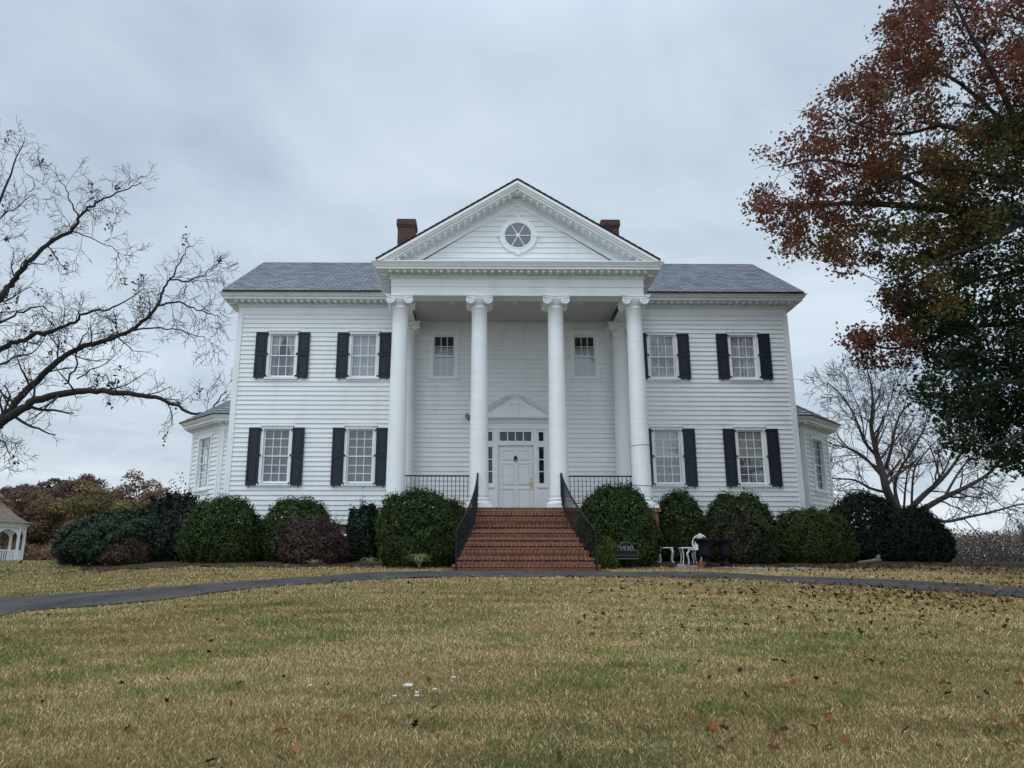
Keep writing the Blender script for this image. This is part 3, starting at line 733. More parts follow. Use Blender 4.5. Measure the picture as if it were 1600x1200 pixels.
# ---- porch railings
def porch_rail(p0, p1, n):
    p0 = np.array(p0); p1 = np.array(p1); r_ = MB()
    r_.tube([(*p0, 2.575), (*p1, 2.575)], .02, 8); r_.tube([(*p0, 1.83), (*p1, 1.83)], .013, 6)
    o_ = r_.build('porch_railing', M['iron'], house)
    for i in range(n):
        p = p0+(p1-p0)*(i+.5)/n; q = MB(); q.tube([(*p, 1.83 if i % 7 else ZF), (*p, 2.575)], .009, 5); q.build('baluster', M['iron'], o_)
porch_rail((-3.14, -2.80), (-1.35, -2.80), 16); porch_rail((1.36, -2.80), (3.14, -2.80), 16)
porch_rail((-3.40, -2.52), (-3.40, -.62), 16); porch_rail((3.40, -2.52), (3.40, -.62), 16)

# ---- door surround
dc = .05
mb = MB(); f = F0
def dbox(u0, u1, o0, o1, z0, z1, m=mb): m.fbox(f, dc+u0, dc+u1, o0, o1, z0, z1)
dbox(-1.12, -1.00, -.05, .05, ZF, 4.47); dbox(1.00, 1.12, -.05, .05, ZF, 4.47)          # outer pilasters
dbox(-.70, -.56, -.08, .035, ZF, 4.40); dbox(.56, .70, -.08, .035, ZF, 4.40)            # mullions
dbox(-1.0, -.92, -.08, .03, 2.60, 4.40); dbox(.92, 1.0, -.08, .03, 2.60, 4.40)
dbox(-1.0, -.70, -.06, .02, ZF, 2.60); dbox(.70, 1.0, -.06, .02, ZF, 2.60)               # panels under the sidelights
for s in (-1, 1):
    a, b = sorted((s*.735, s*.965)); dbox(a, b, .02, .032, ZF+.14, 2.46)
    a, b = sorted((s*.69, s*1.01)); dbox(a, b, .02, .07, 2.545, 2.60)
    a, b = sorted((s*.70, s*.92)); dbox(a, b, -.08, .026, 3.83, 4.02); dbox(a, b, -.08, .022, 4.31, 4.40); dbox(a, b, -.08, .022, 2.60, 2.69)
    for z in (3.06, 3.44): dbox(a, b, -.06, -.01, z-.014, z+.014)
    a, b = sorted((s*.70, s*.735)); dbox(a, b, -.07, -.0, 2.69, 4.31); a, b = sorted((s*.885, s*.92)); dbox(a, b, -.07, -.0, 2.69, 4.31)
dbox(-.56, .56, -.08, .03, 3.885, 4.02); dbox(-.56, .56, -.08, .028, 4.31, 4.40)
dbox(-.56, -.50, -.08, .0, 4.02, 4.31); dbox(.50, .56, -.08, .0, 4.02, 4.31)
for u in (-.25, 0, .25): dbox(u-.016, u+.016, -.07, -.01, 4.02, 4.31)
dbox(-1.12, 1.12, -.08, .06, 4.40, 4.47); dbox(-1.15, 1.15, -.02, .055, 4.47, 4.585); dbox(-1.17, 1.17, -.02, .085, 4.585, 4.70)
dbox(-1.24, 1.24, -.02, .16, 4.70, 4.735); dbox(-1.30, 1.30, -.02, .22, 4.735, 4.79)
for i in range(44): u = -1.14+2.28*(i+.5)/44; dbox(u-.016, u+.016, .085, .118, 4.61, 4.69, mb)
srd = mb.build('door_surround', M['trim'], house)
mb = MB(); prt = mb             # broken pediment
mb.prism([(-1.16, 4.79), (1.16, 4.79), (.22, 5.34), (-.22, 5.34)], lambda u, z: f.P(dc+u, .05, z), lambda u, z: f.P(dc+u, .0, z))
for s in (-1, 1):
    e0 = np.array([1.34, 4.80]); e1 = np.array([.20, 5.47]); dd = (e1-e0)/np.linalg.norm(e1-e0); nn_ = np.array([dd[1], -dd[0]])
    if nn_[1] < 0: nn_ = -nn_
    for d0, d1, oo in ((-.075, -.02, .10), (-.02, .035, .17), (.035, .085, .22)):
        P = [e0+nn_*d0, e1+nn_*d0, e1+nn_*d1, e0+nn_*d1]
        mb.prism([(s*p[0], p[1]) for p in P], lambda u, z: f.P(dc+u, oo, z), lambda u, z: f.P(dc+u, .0, z))
    for i in range(11):
        t = .32+.62*i/10; c_ = e0+(e1-e0)*(t*.86+.02)-nn_*.105
        P = [c_+dd*a+nn_*b for a, b in ((-.016, -.03), (.016, -.03), (.016, .03), (-.016, .03))]
        prt.prism([(s*p[0], p[1]) for p in P], lambda u, z: f.P(dc+u, .085, z), lambda u, z: f.P(dc+u, .05, z))
    mb.lathe((dc+s*.235, -.10, 5.47), [(.075, .09), (.075, -.12), (.04, -.14)], 16, axis='y')
dbox(-.10, .10, .0, .12, 4.79, 5.20, mb); dbox(-.13, .13, .0, .15, 5.20, 5.235, mb)
mb.prism([(-.12, 5.235), (.12, 5.235), (0, 5.37)], lambda u, z: f.P(dc+u, .13, z), lambda u, z: f.P(dc+u, .01, z))
bp_ = mb.build('broken_pediment', M['trim'], house)
# glazing of the entrance
mb = MB()
for a, b, c_, d in ((-.50, .50, 4.02, 4.31), (-.885, -.735, 2.69, 3.83), (.735, .885, 2.69, 3.83), (-.885, -.735, 4.02, 4.31), (.735, .885, 4.02, 4.31)):
    mb.quad(f.P(dc+a, -.05, c_), f.P(dc+b, -.05, c_), f.P(dc+b, -.05, d), f.P(dc+a, -.05, d))
mb.build('sidelight_pane', glassmat('entrance_glass', .05, (.5, .52, .55)), srd)
# door
mb = MB(); dbox(-.555, .555, -.11, -.06, ZF+.01, 3.885, mb); door = mb.build('door', M['trim'], house)
mb = MB(); zb = ZF+.01
for u0, u1 in ((-.43, -.06), (.06, .43)):
    for z0, z1 in ((zb+.20, zb+.83), (zb+.98, zb+1.62), (zb+1.75, zb+2.04)):
        for a, b, c_, d in ((u0, u1, z0-.012, z0+.012), (u0, u1, z1-.012, z1+.012), (u0-.012, u0+.012, z0, z1), (u1-.012, u1+.012, z0, z1)): dbox(a, b, -.07, -.026, c_, d, mb)
        dbox(u0+.05, u1-.05, -.07, -.045, z0+.05, z1-.05, mb)
mb.build('door_panel', M['trim'], door)
mb = MB(); mb.lathe((dc, .055, 3.50), [(.04, .01), (.055, -.01), (.05, -.035), (.02, -.05)], 16, axis='y')
mb.tube([(dc+.05*sin(a), .01, 3.44+.06*cos(a)) for a in np.linspace(0, 2*pi, 20)], .012, 6); mb.build('knocker', M['iron'], door)
mb = MB(); mb.box(dc+.455, dc+.50, .03, .062, 2.50, 2.78); mb.tube([(dc+.478, .03, 2.74), (dc+.478, -.02, 2.71), (dc+.478, -.02, 2.60), (dc+.478, .03, 2.57)], .012, 6); mb.lathe((dc+.478, .025, 2.82), [(.022, .02), (.022, -.01), (.012, -.02)], 10, axis='y'); mb.build('door_handle', M['brass'], door)
# wall lantern peeking out beside the second column
mb = MB(); lx, lz = -1.50, 4.80
mb.lathe((lx, -.03, lz), [(.05, .02), (.05, -.03), (.03, -.05)], 12, axis='y'); mb.tube([(lx, -.05, lz), (lx-.01, -.12, lz+.08), (lx+.02, -.18, lz+.10), (lx+.06, -.2, lz+.02)], .012, 6)
mb.lathe((lx+.06, -.2, lz-.17), [(.02, 0), (.045, .02), (.06, .14), (.07, .15), (.02, .20)], 8); mb.build('wall_lantern', M['stone'], house)

# ---- side bays
for sx in (-1, 1):
    bay = empty('side_bay'); bay.parent = house
    P = [(sx*(W-.05), 1.03), (sx*9.60, 1.03), (sx*11.05, 2.48), (sx*11.05, 4.92), (sx*9.60, 6.37), (sx*(W-.05), 6.37)]
    frs = []; wall = MB()
    for a, b in zip(P[:-1], P[1:]):
        a = np.array(a); b = np.array(b); d = (b-a)/np.linalg.norm(b-a); n_ = np.array([d[1], -d[0]])*(1 if sx < 0 else -1)
        # outward = away from the bay's middle
        if n_@(a+b-2*np.array([sx*9.6, 3.7])) < 0: n_ = -n_
        frs.append((Frame(a, d, n_), np.linalg.norm(b-a)))
    op = {1: [(.62, 1.50, 2.62, 4.42)], 2: [(.78, 1.66, 2.62, 4.42)], 3: [(.55, 1.43, 2.62, 4.42)]}
    for i, (fr, ln) in enumerate(frs):
        siding(wall, fr, lambda z, ln=ln: (0, ln), ZS, 4.62, openings=op.get(i, ()))
        for a_, b_, o_ in ((0, .11, .04), (ln-.11, ln, .042)): tr = MB(); tr.fbox(fr, a_, b_, -.02, o_, ZS, 4.60); tr.build('corner_board', M['trim'], bay)
    if sx > 0: wall.f = [q[::-1] for q in wall.f]
    wall.build('wall', M['siding'], bay)
    keep = house
    house_ = house
    for i, q in op.items():
        fr = frs[i][0]; uc = (q[0][0]+q[0][1])/2
        w_ = window(fr, uc, 2.68, 4.385, .41, 6, 3, 'none', head=False)
        w_.parent = bay
    path = P if sx > 0 else P[::-1]
    path2 = [p for p in P]
    if sx < 0: path2 = P[::-1]
    BPROF = [(.0, 4.55), (.025, 4.55), (.025, 4.68), (.05, 4.69), (.05, 4.77), (.08, 4.79), (.33, 4.80), (.33, 4.86), (.37, 4.88), (.45, 4.97), (.45, 4.99), (0, 5.0)]
    mb = MB(); mb.sweep(path2, BPROF)
    test = mb.v[8]
    dentils(mb, path2, .05, 4.70, 4.76, .04, .04, .075); dentils(mb, path2, .12, 4.745, 4.798, .16, .07, .2); mb.build('cornice', M['trim'], bay)
    # roof: hip to the house wall
    E_ = []
    pp = [np.array(p) for p in path2]
    for i, p in enumerate(pp):
        ns = []
        for a, b in ((pp[i-1], p) if i > 0 else (None, None), (p, pp[i+1]) if i < len(pp)-1 else (None, None)):
            if a is None: continue
            d = (b-a)/np.linalg.norm(b-a); ns.append(np.array([d[1], -d[0]]))
        o_ = sum(ns); o_ /= np.linalg.norm(o_); o_ /= o_@ns[0]; E_.append(p+o_*.48)
    apex = A(sx*(W-.05), 3.7, 6.80); rf = MB()
    for a, b in zip(E_[:-1], E_[1:]):
        for i in range(14):
            t0, t1 = i/14, (i+1)/14
            q = lambda e_, t: A(e_[0], e_[1], 5.0)*(1-t)+apex*t
            a0, b0, b1, a1 = q(a, t0), q(b, t0), q(b, t1), q(a, t1); n_ = np.cross(b0-a0, a1-a0); n_ /= np.linalg.norm(n_)+1e-9
            if n_[2] < 0: n_ = -n_
            rf.add([a0+n_*.016, b0+n_*.016, b1+n_*.001, a1+n_*.001, a0-n_*.005, b0-n_*.005], [(0, 1, 2, 3), (4, 5, 1, 0)])
    rf.build('roof', M['slate'], bay)
    mb = MB(); mb.sweep(path2, [(.46, 4.975), (.485, 4.985), (.485, 5.0), (.46, 5.0)]); mb.build('roof_edge', M['roofedge'], bay)
    mb = MB(); c_ = [p for p in P]; mb.prism(c_ if sx > 0 else c_[::-1], lambda a, b: (a*.998, b, -.4), lambda a, b: (a*.998, b, ZS+.0)); mb.build('foundation', M['brick'], bay)
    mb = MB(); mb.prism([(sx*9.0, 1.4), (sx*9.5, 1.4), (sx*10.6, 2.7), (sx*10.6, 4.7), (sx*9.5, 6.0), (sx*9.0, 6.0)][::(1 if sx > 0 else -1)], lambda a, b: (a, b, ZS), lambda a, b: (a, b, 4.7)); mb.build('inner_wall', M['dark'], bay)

# ------------------------------------------------------------------ vegetation helpers
def cards(cent, nrm, size, aspect=.6, tint=None, rg=rng, k=4):
    """leaf shaped polygons at cent facing nrm (n,3)"""
    n = len(cent); h = rg.normal(size=(n, 3)); a = np.cross(nrm, h); a /= np.linalg.norm(a, axis=1)[:, None]+1e-9; b = np.cross(nrm, a)
    b /= np.linalg.norm(b, axis=1)[:, None]+1e-9
    s = (size*rg.uniform(.7, 1.3, n))[:, None]
    if k == 4: pat = [(-.5, 0, 0), (0, -.5, .08), (.5, 0, 0), (0, .5, .08)]
    elif k == 6: pat = [(-.5, 0, 0), (-.15, -.5, .06), (.25, -.35, .06), (.5, 0, -.04), (.25, .35, .06), (-.15, .5, .06)]
    else: pat = [(-.5, 0, 0), (-.2, -.5, .05), (-.05, -.18, .02), (.2, -.42, .05), (.25, -.12, 0), (.55, 0, -.06), (.25, .12, 0), (.2, .42, .05), (-.05, .18, .02), (-.2, .5, .05)]
    V = np.stack([cent+s*(a*p[0]+b*p[1]*aspect+nrm*p[2]) for p in pat], 1).reshape(-1, 3)
    return V, np.arange(n*len(pat)).reshape(n, len(pat))
def noise3(p, f, seed):
    r = np.random.default_rng(seed); o_ = np.zeros(len(p))
    for i in range(5):
        k = r.normal(size=3)*f*(1.0+.5*i); o_ += np.sin(p@k+r.uniform(0, 6.28))/(1+.35*i)
    return o_/2.2
def shrub(name, u0, u1, vtop, y, mat, n, leaf, label, group=None, shape=2.4, rough=.10, seed=1, wild=.0, vbase=None, depth=None, skew=0., tintshift=0., fine=2.3):
    a = at(u0, 880, y); b = at(u1, 880, y); x = (a[0]+b[0])/2; rx = (b[0]-a[0])/2
    zb = float(gz(x, y))-.03; zt = at((u0+u1)/2, vtop, y)[2]; h = zt-zb; ry = depth or min(rx, h*.62)
    r = np.random.default_rng(seed)
    o = empty(name, (x, y, zb), label, 'shrub', group)
    def surf(m, scale=1.):
        d = r.normal(size=(m, 3)); d[:, 2] = np.abs(d[:, 2])*1.0-.25; d /= np.linalg.norm(d, axis=1)[:, None]
        # superellipse dome
        q = (np.abs(d[:, 0])**shape+np.abs(d[:, 1])**shape+np.abs(np.maximum(d[:, 2], 0)*1.0)**shape)**(1/shape)
        p = d/q[:, None]
        bump = 1+rough*noise3(d, 3.2, seed)+rough*.7*noise3(d, 8, seed+3)+.045*noise3(d, 5, seed+8)+.05*noise3(d, 15, seed+6)
        p = p*bump[:, None]*scale
        z = p[:, 2]; lowf_ = np.where(z < 0, 1+z*.9, 1)
        P = np.stack([p[:, 0]*rx*lowf_+skew*rx*np.maximum(z, 0), p[:, 1]*ry*lowf_, np.maximum(z+.22, 0)/1.22*h], 1)
        return P, d
    P, d = surf(n)
    dist = 1-r.random(n)**1.5*.13
    dist = dist-.05*np.maximum(noise3(d, 11, seed+15)-.35, 0)*2+(r.random(n) < .045)*r.uniform(.0, .07, n)
    if wild: dist = dist+wild*.75*(r.random(n)**2.2)*np.maximum(noise3(d, 6, seed+9)+.5, 0)
    P[:, :2] *= dist[:, None]; P[:, 2] *= dist
    nr = d+r.normal(size=(n, 3))*.55; nr /= np.linalg.norm(nr, axis=1)[:, None]
    V, F = cards(P, nr, leaf, rg=r)
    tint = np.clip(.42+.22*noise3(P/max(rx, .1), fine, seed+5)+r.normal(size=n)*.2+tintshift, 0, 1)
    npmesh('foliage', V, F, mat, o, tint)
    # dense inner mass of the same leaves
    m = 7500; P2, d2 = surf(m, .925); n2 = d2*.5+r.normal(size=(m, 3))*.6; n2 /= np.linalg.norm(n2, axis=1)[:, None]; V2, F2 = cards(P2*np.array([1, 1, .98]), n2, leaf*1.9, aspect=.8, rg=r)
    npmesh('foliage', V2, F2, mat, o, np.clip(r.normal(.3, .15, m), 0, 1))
    st = MB()
    for k in range(5):
        a_ = r.uniform(0, 6.28); st.tube([(.1*cos(a_), .1*sin(a_), 0), (.25*rx*cos(a_), .25*ry*sin(a_), h*.35), (.5*rx*cos(a_), .5*ry*sin(a_), h*.7)], [.04, .03, .012], 5)
    if wild:
        for k in range(170):
            q = r.normal(size=3); q[2] = abs(q[2])*.9+.15; q /= np.linalg.norm(q); e_ = np.array([q[0]*rx, q[1]*ry, q[2]*h])*r.uniform(.9, 1.0+wild*.35); m_ = e_*.6+r.normal(size=3)*.05*h; m_[2] = max(m_[2], .03)
            st.tube([(q[0]*.08, q[1]*.08, .02), m_, e_], [.012, .007, .0035], 3)
    st.build('stem', M['bark'], o)
    return o
G1 = 'clipped boxwoods along the house front'
shrub('juniper', 88, 262, 797, -2.2, M['juniper'], 14000, .075, 'spreading green juniper, leftmost shrub, leaning low over the lawn', seed=21, shape=2.0, rough=.10, skew=.28, depth=1.6, fine=3)
shrub('dry_shrub', 155, 233, 838, -3.1, M['brownshrub'], 6500, .05, 'small brown dry shrub in front of the spreading juniper', seed=22, rough=.08, wild=.12, depth=.7)
shrub('nandina', 205, 322, 778, -1.9, M['nandina'], 9000, .075, 'loose dark bluish shrub with reddish tips left of the largest round boxwood', seed=23, shape=2.0, rough=.22, wild=.28, depth=1.0)
shrub('boxwood', 279, 413, 777, -2.7, M['boxwood'], 15000, .052, 'tall round clipped boxwood, leftmost of the clipped ones under the left windows', G1, seed=24, rough=.05)
shrub('boxwood', 402, 522, 777, -2.1, M['boxwood'], 13000, .052, 'round clipped boxwood behind the reddish brown barberry', G1, seed=25, rough=.06, tintshift=.05)
shrub('barberry', 436, 545, 810, -3.3, M['barberry'], 8000, .045, 'reddish brown twiggy barberry in front of a round boxwood', seed=26, rough=.14, wild=.30, depth=.8)
shrub('holly', 539, 594, 788, -2.2, M['holly'], 5200, .06, 'small upright glossy holly beside the left brick pier of the porch', seed=27, rough=.12, wild=.2, depth=.55)
shrub('boxwood', 587, 737, 765, -4.0, M['boxwood'], 17000, .052, 'big dark boxwood left of the brick steps', G1, seed=28, rough=.09, shape=2.8, depth=.95)
shrub('boxwood', 904, 1028, 757, -4.0, M['boxwood'], 16000, .052, 'big dark boxwood right of the brick steps behind the black plaque', G1, seed=29, rough=.06, shape=2.6, depth=.95)
shrub('boxwood', 1018, 1108, 767, -1.9, M['boxwood'], 11000, .052, 'tall boxwood behind the white iron chairs', G1, seed=30, rough=.05, depth=.9)
shrub('boxwood', 1101, 1216, 765, -1.7, M['boxwood'], 12000, .052, 'wide boxwood under the lower right windows behind the bronze green azalea', G1, seed=31, rough=.06, depth=.9)
shrub('azalea', 1103, 1212, 803, -3.0, M['azalea'], 8500, .055, 'bronze green azalea with reddish patches behind the black urns', seed=32, rough=.14, wild=.22, depth=.8)
shrub('boxwood', 1209, 1337, 793, -2.5, M['boxwood_y'], 13000, .052, 'round boxwood with yellowing leaves below the right side bay', G1, seed=33, rough=.07, depth=1.0)
shrub('yew', 1294, 1412, 769, -1.2, M['yew'], 12000, .06, 'very dark tall yew mound beside the right side bay', seed=34, rough=.05, depth=1.2)
shrub('yew', 1368, 1480, 792, -1.6, M['yew'], 12000, .06, 'very dark rounded yew, rightmost shrub on the lawn', seed=35, rough=.06, depth=1.2)
shrub('light_shrub', 932, 966, 846, -4.85, M['limeshrub'], 1500, .05, 'small light green shrub between the stair railing and the black plaque', seed=36, rough=.2, wild=.3, depth=.22)

def straps(u, v, y, h, n, label, seed, spread=.5, mat='strap'):
    p = at(u, v, y); z = float(gz(p[0], y)); r = np.random.default_rng(seed); o = empty('strap_leaf_plant', (p[0], y, z), label, 'plant', 'strappy plants along the bed edge')
    V = []; F = []; T = []
    for i in range(n):
        a = r.uniform(0, 6.28); l_ = h*r.uniform(.6, 1.1); w = .012; s = spread*r.uniform(.3, 1)*h; pts = []
        for t in np.linspace(0, 1, 6):
            q = np.array([cos(a)*s*t**1.3, sin(a)*s*t**1.3, l_*(t*2.1-1.6*t*t)]); pe = np.array([-sin(a), cos(a), 0])*w*(1-t*.9); pts += [q-pe, q+pe]
        b = len(V); V += pts
        for k in range(5): F.append((b+2*k, b+2*k+1, b+2*k+3, b+2*k+2)); T.append(r.random())
    npmesh('blade', np.array(V), np.array(F), M[mat], o, np.array(T))
straps(655, 884, -5.15, .48, 150, 'pale yellow green strappy plant in front of the boxwood left of the steps', 1, 1.0)
straps(576, 884, -4.7, .34, 70, 'low strappy plant between the barberry and the boxwood', 2, 1.2)
straps(490, 886, -4.6, .26, 60, 'low strappy tuft in front of the barberry', 3, 1.3)

# ------------------------------------------------------------------ trees
def tubes(lines):
    """lines: list of (pts (n,3), r0, r1) -> verts, quads; grouped for speed"""
    groups = {}
    for p, a, b in lines: groups.setdefault((len(p), 7 if a > .06 else (5 if a > .02 else 3)), []).append((p, a, b))
    VV = []; FF = []; base_ = 0
    for (n, sd), it in groups.items():
        P = np.array([i[0] for i in it]); r0 = np.array([i[1] for i in it]); r1 = np.array([i[2] for i in it]); m = len(it)
        t = np.empty_like(P); t[:, 1:-1] = P[:, 2:]-P[:, :-2]; t[:, 0] = P[:, 1]-P[:, 0]; t[:, -1] = P[:, -1]-P[:, -2]
        t /= np.linalg.norm(t, axis=2)[..., None]+1e-9
        h = np.where(np.abs(t[:, :1, 1:2]) < .85, np.array([0, 1., 0]), np.array([1., 0, 0])); h = np.broadcast_to(h, t.shape)
        a = np.cross(t, h); a /= np.linalg.norm(a, axis=2)[..., None]+1e-9; b = np.cross(t, a)
        s = np.linspace(0, 1, n); rr = r0[:, None]*(1-s)+r1[:, None]*s
        an = np.arange(sd)*2*pi/sd
        V = P[:, :, None, :]+rr[:, :, None, None]*(a[:, :, None, :]*np.cos(an)[None, None, :, None]+b[:, :, None, :]*np.sin(an)[None, None, :, None])
        idx = np.arange(m*n*sd).reshape(m, n, sd); k2 = np.roll(np.arange(sd), -1)
        F = np.stack([idx[:, :-1, :], idx[:, :-1, k2], idx[:, 1:, k2], idx[:, 1:, :]], -1).reshape(-1, 4)
        VV.append(V.reshape(-1, 3)); FF.append(F+base_); base_ += m*n*sd
    return np.concatenate(VV), np.concatenate(FF)
def wander(r, p, d, L_, n, wob, up=0., droop=0.):
    pts = [p]; d = d/np.linalg.norm(d); st_ = L_/(n-1)
    for i in range(n-1):
        d = d+r.normal(size=3)*wob+np.array([0, 0, up-droop*i/n]); d /= np.linalg.norm(d); p = p+d*st_; pts.append(p)
    return np.array(pts)
def sprout(lines, tips, r, pts, r0, r1, nchild, level, spec, t0=.15):
    """grow side branches of the next level along pts"""
    L_, ratio, wob, up, nch, npt, ang = spec[level]
    n = len(pts); seg = np.linalg.norm(np.diff(pts, axis=0), axis=1); cum = np.concatenate([[0], np.cumsum(seg)]); tot = cum[-1]
    for k in range(nchild):
        t = t0+(1-t0)*(k+r.uniform(0, 1))/nchild; s = t*tot; i = min(np.searchsorted(cum, s)-1, n-2); i = max(i, 0)
        w = (s-cum[i])/(seg[i]+1e-9); p = pts[i]*(1-w)+pts[i+1]*w; d = pts[i+1]-pts[i]; d /= np.linalg.norm(d)+1e-9
        side = r.normal(size=3); side -= d*(side@d); side /= np.linalg.norm(side)
        a = ang*r.uniform(.6, 1.3); dd = d*cos(a)+side*sin(a)
        rad = (r0*(1-t)+r1*t)*ratio*r.uniform(.7, 1.1); rad = max(rad, spec['min'])
        ln = L_*r.uniform(.55, 1.2)*(1.15-.72*t)
        q = wander(r, p, dd, ln, npt, wob, up)
        lines.append((q, rad, max(rad*.35, spec['min']*.7)))
        if level+1 in spec: sprout(lines, tips, r, q, rad, rad*.35, nch, level+1, spec, .12)
        else: tips.append(q[-1])
    tips.append(pts[-1])
def limb_from_px(pl, y, r, amp=1.0, y1=None):
    n = len(pl); yy = np.linspace(y, y if y1 is None else y1, n)+np.cumsum(r.normal(size=n))*.12*amp
    P = np.array([at(u, v, q) for (u, v), q in zip(pl, yy)])
    return np.array(catmull(P, 4))
# --- left bare tree
r = np.random.default_rng(5)
YT = 8.0
trunk_base = at(-150, 880, YT); trunk_base[2] = float(gz(trunk_base[0], YT))-.1
tr_l = empty('bare_tree', tuple(trunk_base), 'large bare tree with dark spreading limbs at the left edge above the gazebo lawn', 'tree')
limbs = [
 ([(-60, 725), (0, 662), (30, 641), (55, 625), (100, 615), (140, 610), (185, 613), (220, 617), (250, 625), (280, 636), (305, 648), (330, 640), (352, 612)], .24, .025),
 ([(-55, 720), (0, 658), (30, 624), (60, 595), (90, 565), (120, 545), (165, 531), (195, 521), (220, 505), (245, 480), (255, 455), (265, 435), (280, 410), (292, 385)], .20, .02),
 ([(265, 435), (295, 440), (325, 424), (346, 412)], .05, .012), ([(247, 477), (280, 472), (310, 485), (335, 492), (350, 503)], .06, .012),
 ([(165, 532), (210, 517), (260, 512), (300, 520), (330, 532)], .06, .012),
 ([(-80, 600), (0, 547), (30, 532), (55, 524), (80, 517), (110, 505), (135, 490), (170, 482), (195, 472), (222, 452)], .15, .02),
 ([(-90, 560), (0, 466), (20, 440), (37, 417), (60, 395), (90, 372), (115, 357), (125, 337), (145, 320), (170, 307), (200, 295), (222, 284)], .17, .018),
 ([(122, 337), (110, 315), (100, 290), (84, 268)], .05, .012), ([(115, 362), (150, 375), (180, 392), (190, 410)], .035, .010),
 ([(-60, 520), (0, 503), (35, 487), (60, 480), (80, 490), (92, 512)], .07, .014),
 ([(-90, 470), (-40, 380), (0, 312), (22, 258), (40, 214)], .12, .014), ([(-60, 420), (-10, 350), (30, 322), (58, 300)], .06, .012),
 ([(-80, 620), (-20, 585), (20, 560), (60, 545), (85, 500)], .07, .013), ([(100, 600), (120, 570), (118, 545), (135, 520), (150, 500)], .055, .012),
 ([(120, 592), (150, 575), (175, 560), (180, 540)], .04, .010), ([(-50, 735), (-5, 690), (12, 700), (20, 730)], .05, .010),
 ([(-90, 330), (-50, 270), (-20, 225), (-5, 195)], .07, .012)]
lines = []; tips = []
spec = {0: (2.1, .42, .19, .03, 5, 8, 1.0), 1: (1.1, .5, .22, .02, 4, 5, .95), 2: (.55, .55, .24, .0, 3, 4, .9), 'min': .0092}
for k, (pl, a, b) in enumerate(limbs):
    a *= .86; b *= .8; P = limb_from_px(pl, YT+(k % 4-1.5)*.5, r, 1.0)
    P += np.concatenate([[np.zeros(3)], r.normal(size=(len(P)-1, 3))*.035])
    lines.append((P, a, b)); ln = np.linalg.norm(np.diff(P, axis=0), axis=1).sum()
    sprout(lines, tips, r, P, a, b, int(ln*1.5)+2, 0, spec, .12)
fork = at(-60, 722, YT)
lines.append((np.array([trunk_base, trunk_base*.7+fork*.3+A(-.1, 0, 0), trunk_base*.35+fork*.65, fork]), .52, .34))
for tgt in ((-80, 600), (-90, 560)): lines.append((np.array([at(-85, 760, YT), at(-95, 680, YT), at(*tgt, YT)]), .3, .16))
lines.append((np.array([at(-92, 570, YT), at(-100, 500, YT), at(-90, 470, YT), at(-90, 330, YT)]), .18, .07))
V, F = tubes(lines); npmesh('trunk', V-trunk_base, F, M['bark'], tr_l, smooth=True)
tp = np.array(tips); cl = tp[r.choice(len(tp), 46, replace=False)]
cen = np.repeat(cl, 9, 0)+r.normal(size=(46*9, 3))*np.array([.07, .07, .15]); nr = r.normal(size=cen.shape); nr /= np.linalg.norm(nr, axis=1)[:, None]
lf, ff = cards(cen, nr, .17, .5, rg=r, k=6); npmesh('foliage', lf-trunk_base, ff, M['pecanleaf'], tr_l, np.clip(np.repeat(r.random(46)**1.6, 9)+r.normal(size=46*9)*.08, 0, 1))
# --- right rear bare tree
r = np.random.default_rng(9); YT = 10.5
tb2 = at(1412, 800, YT); tb2 = A(tb2[0], YT, float(gz(tb2[0], YT))-.1)
tr_r = empty('bare_tree', tuple(tb2), 'bare grey tree of several stems rising behind the dark yews at right', 'tree')
limbs = [
 ([(1404, 800), (1397, 790), (1385, 765), (1379, 740), (1372, 717), (1366, 692), (1361, 665), (1363, 640), (1362, 606), (1354, 575)], .30, .02),
 ([(1372, 715), (1352, 692), (1342, 667), (1330, 640), (1310, 612), (1292, 598)], .11, .014), ([(1383, 733), (1392, 702), (1400, 665), (1412, 640), (1432, 622)], .12, .015),
 ([(1420, 797), (1445, 772), (1465, 755), (1487, 730), (1507, 695), (1512, 660)], .20, .02), ([(1432, 802), (1470, 780), (1512, 760), (1545, 740), (1570, 712), (1600, 700)], .20, .02),
 ([(1440, 806), (1475, 815), (1512, 808), (1550, 800), (1600, 788), (1640, 800)], .12, .018), ([(1388, 770), (1360, 763), (1335, 750), (1300, 747), (1280, 735)], .10, .014),
 ([(1376, 742), (1350, 714), (1325, 700), (1296, 692), (1276, 670)], .10, .014), ([(1405, 795), (1398, 760), (1408, 730), (1428, 700), (1444, 668), (1450, 640)], .13, .015),
 ([(1395, 785), (1370, 776), (1340, 765), (1310, 768)], .07, .012), ([(1412, 797), (1415, 760), (1420, 735), (1436, 712)], .08, .012),
 ([(1425, 800), (1425, 770), (1430, 730), (1452, 700), (1475, 680)], .09, .013), ([(1366, 690), (1378, 660), (1392, 625), (1398, 590)], .06, .012),
 ([(1350, 690), (1346, 650), (1330, 610), (1325, 590)], .05, .011), ([(1475, 778), (1500, 735), (1530, 700), (1545, 670)], .09, .012),
 ([(1510, 760), (1540, 765), (1565, 790), (1590, 800)], .05, .01)]
lines = []; tips = []
spec = {0: (2.4, .46, .16, .06, 5, 7, .85), 1: (1.3, .52, .18, .04, 4, 5, .8), 2: (.65, .55, .2, .02, 2, 4, .75), 'min': .0105}
for k, (pl, a, b) in enumerate(limbs):
    P = limb_from_px(pl, YT+(k % 5-2)*.25, r, 1.3, YT+(k % 5-2)*.9); a *= .72; lines.append((P, a, b)); ln = np.linalg.norm(np.diff(P, axis=0), axis=1).sum()
    sprout(lines, tips, r, P, a, b, int(ln*2.0)+2, 0, spec, .18)
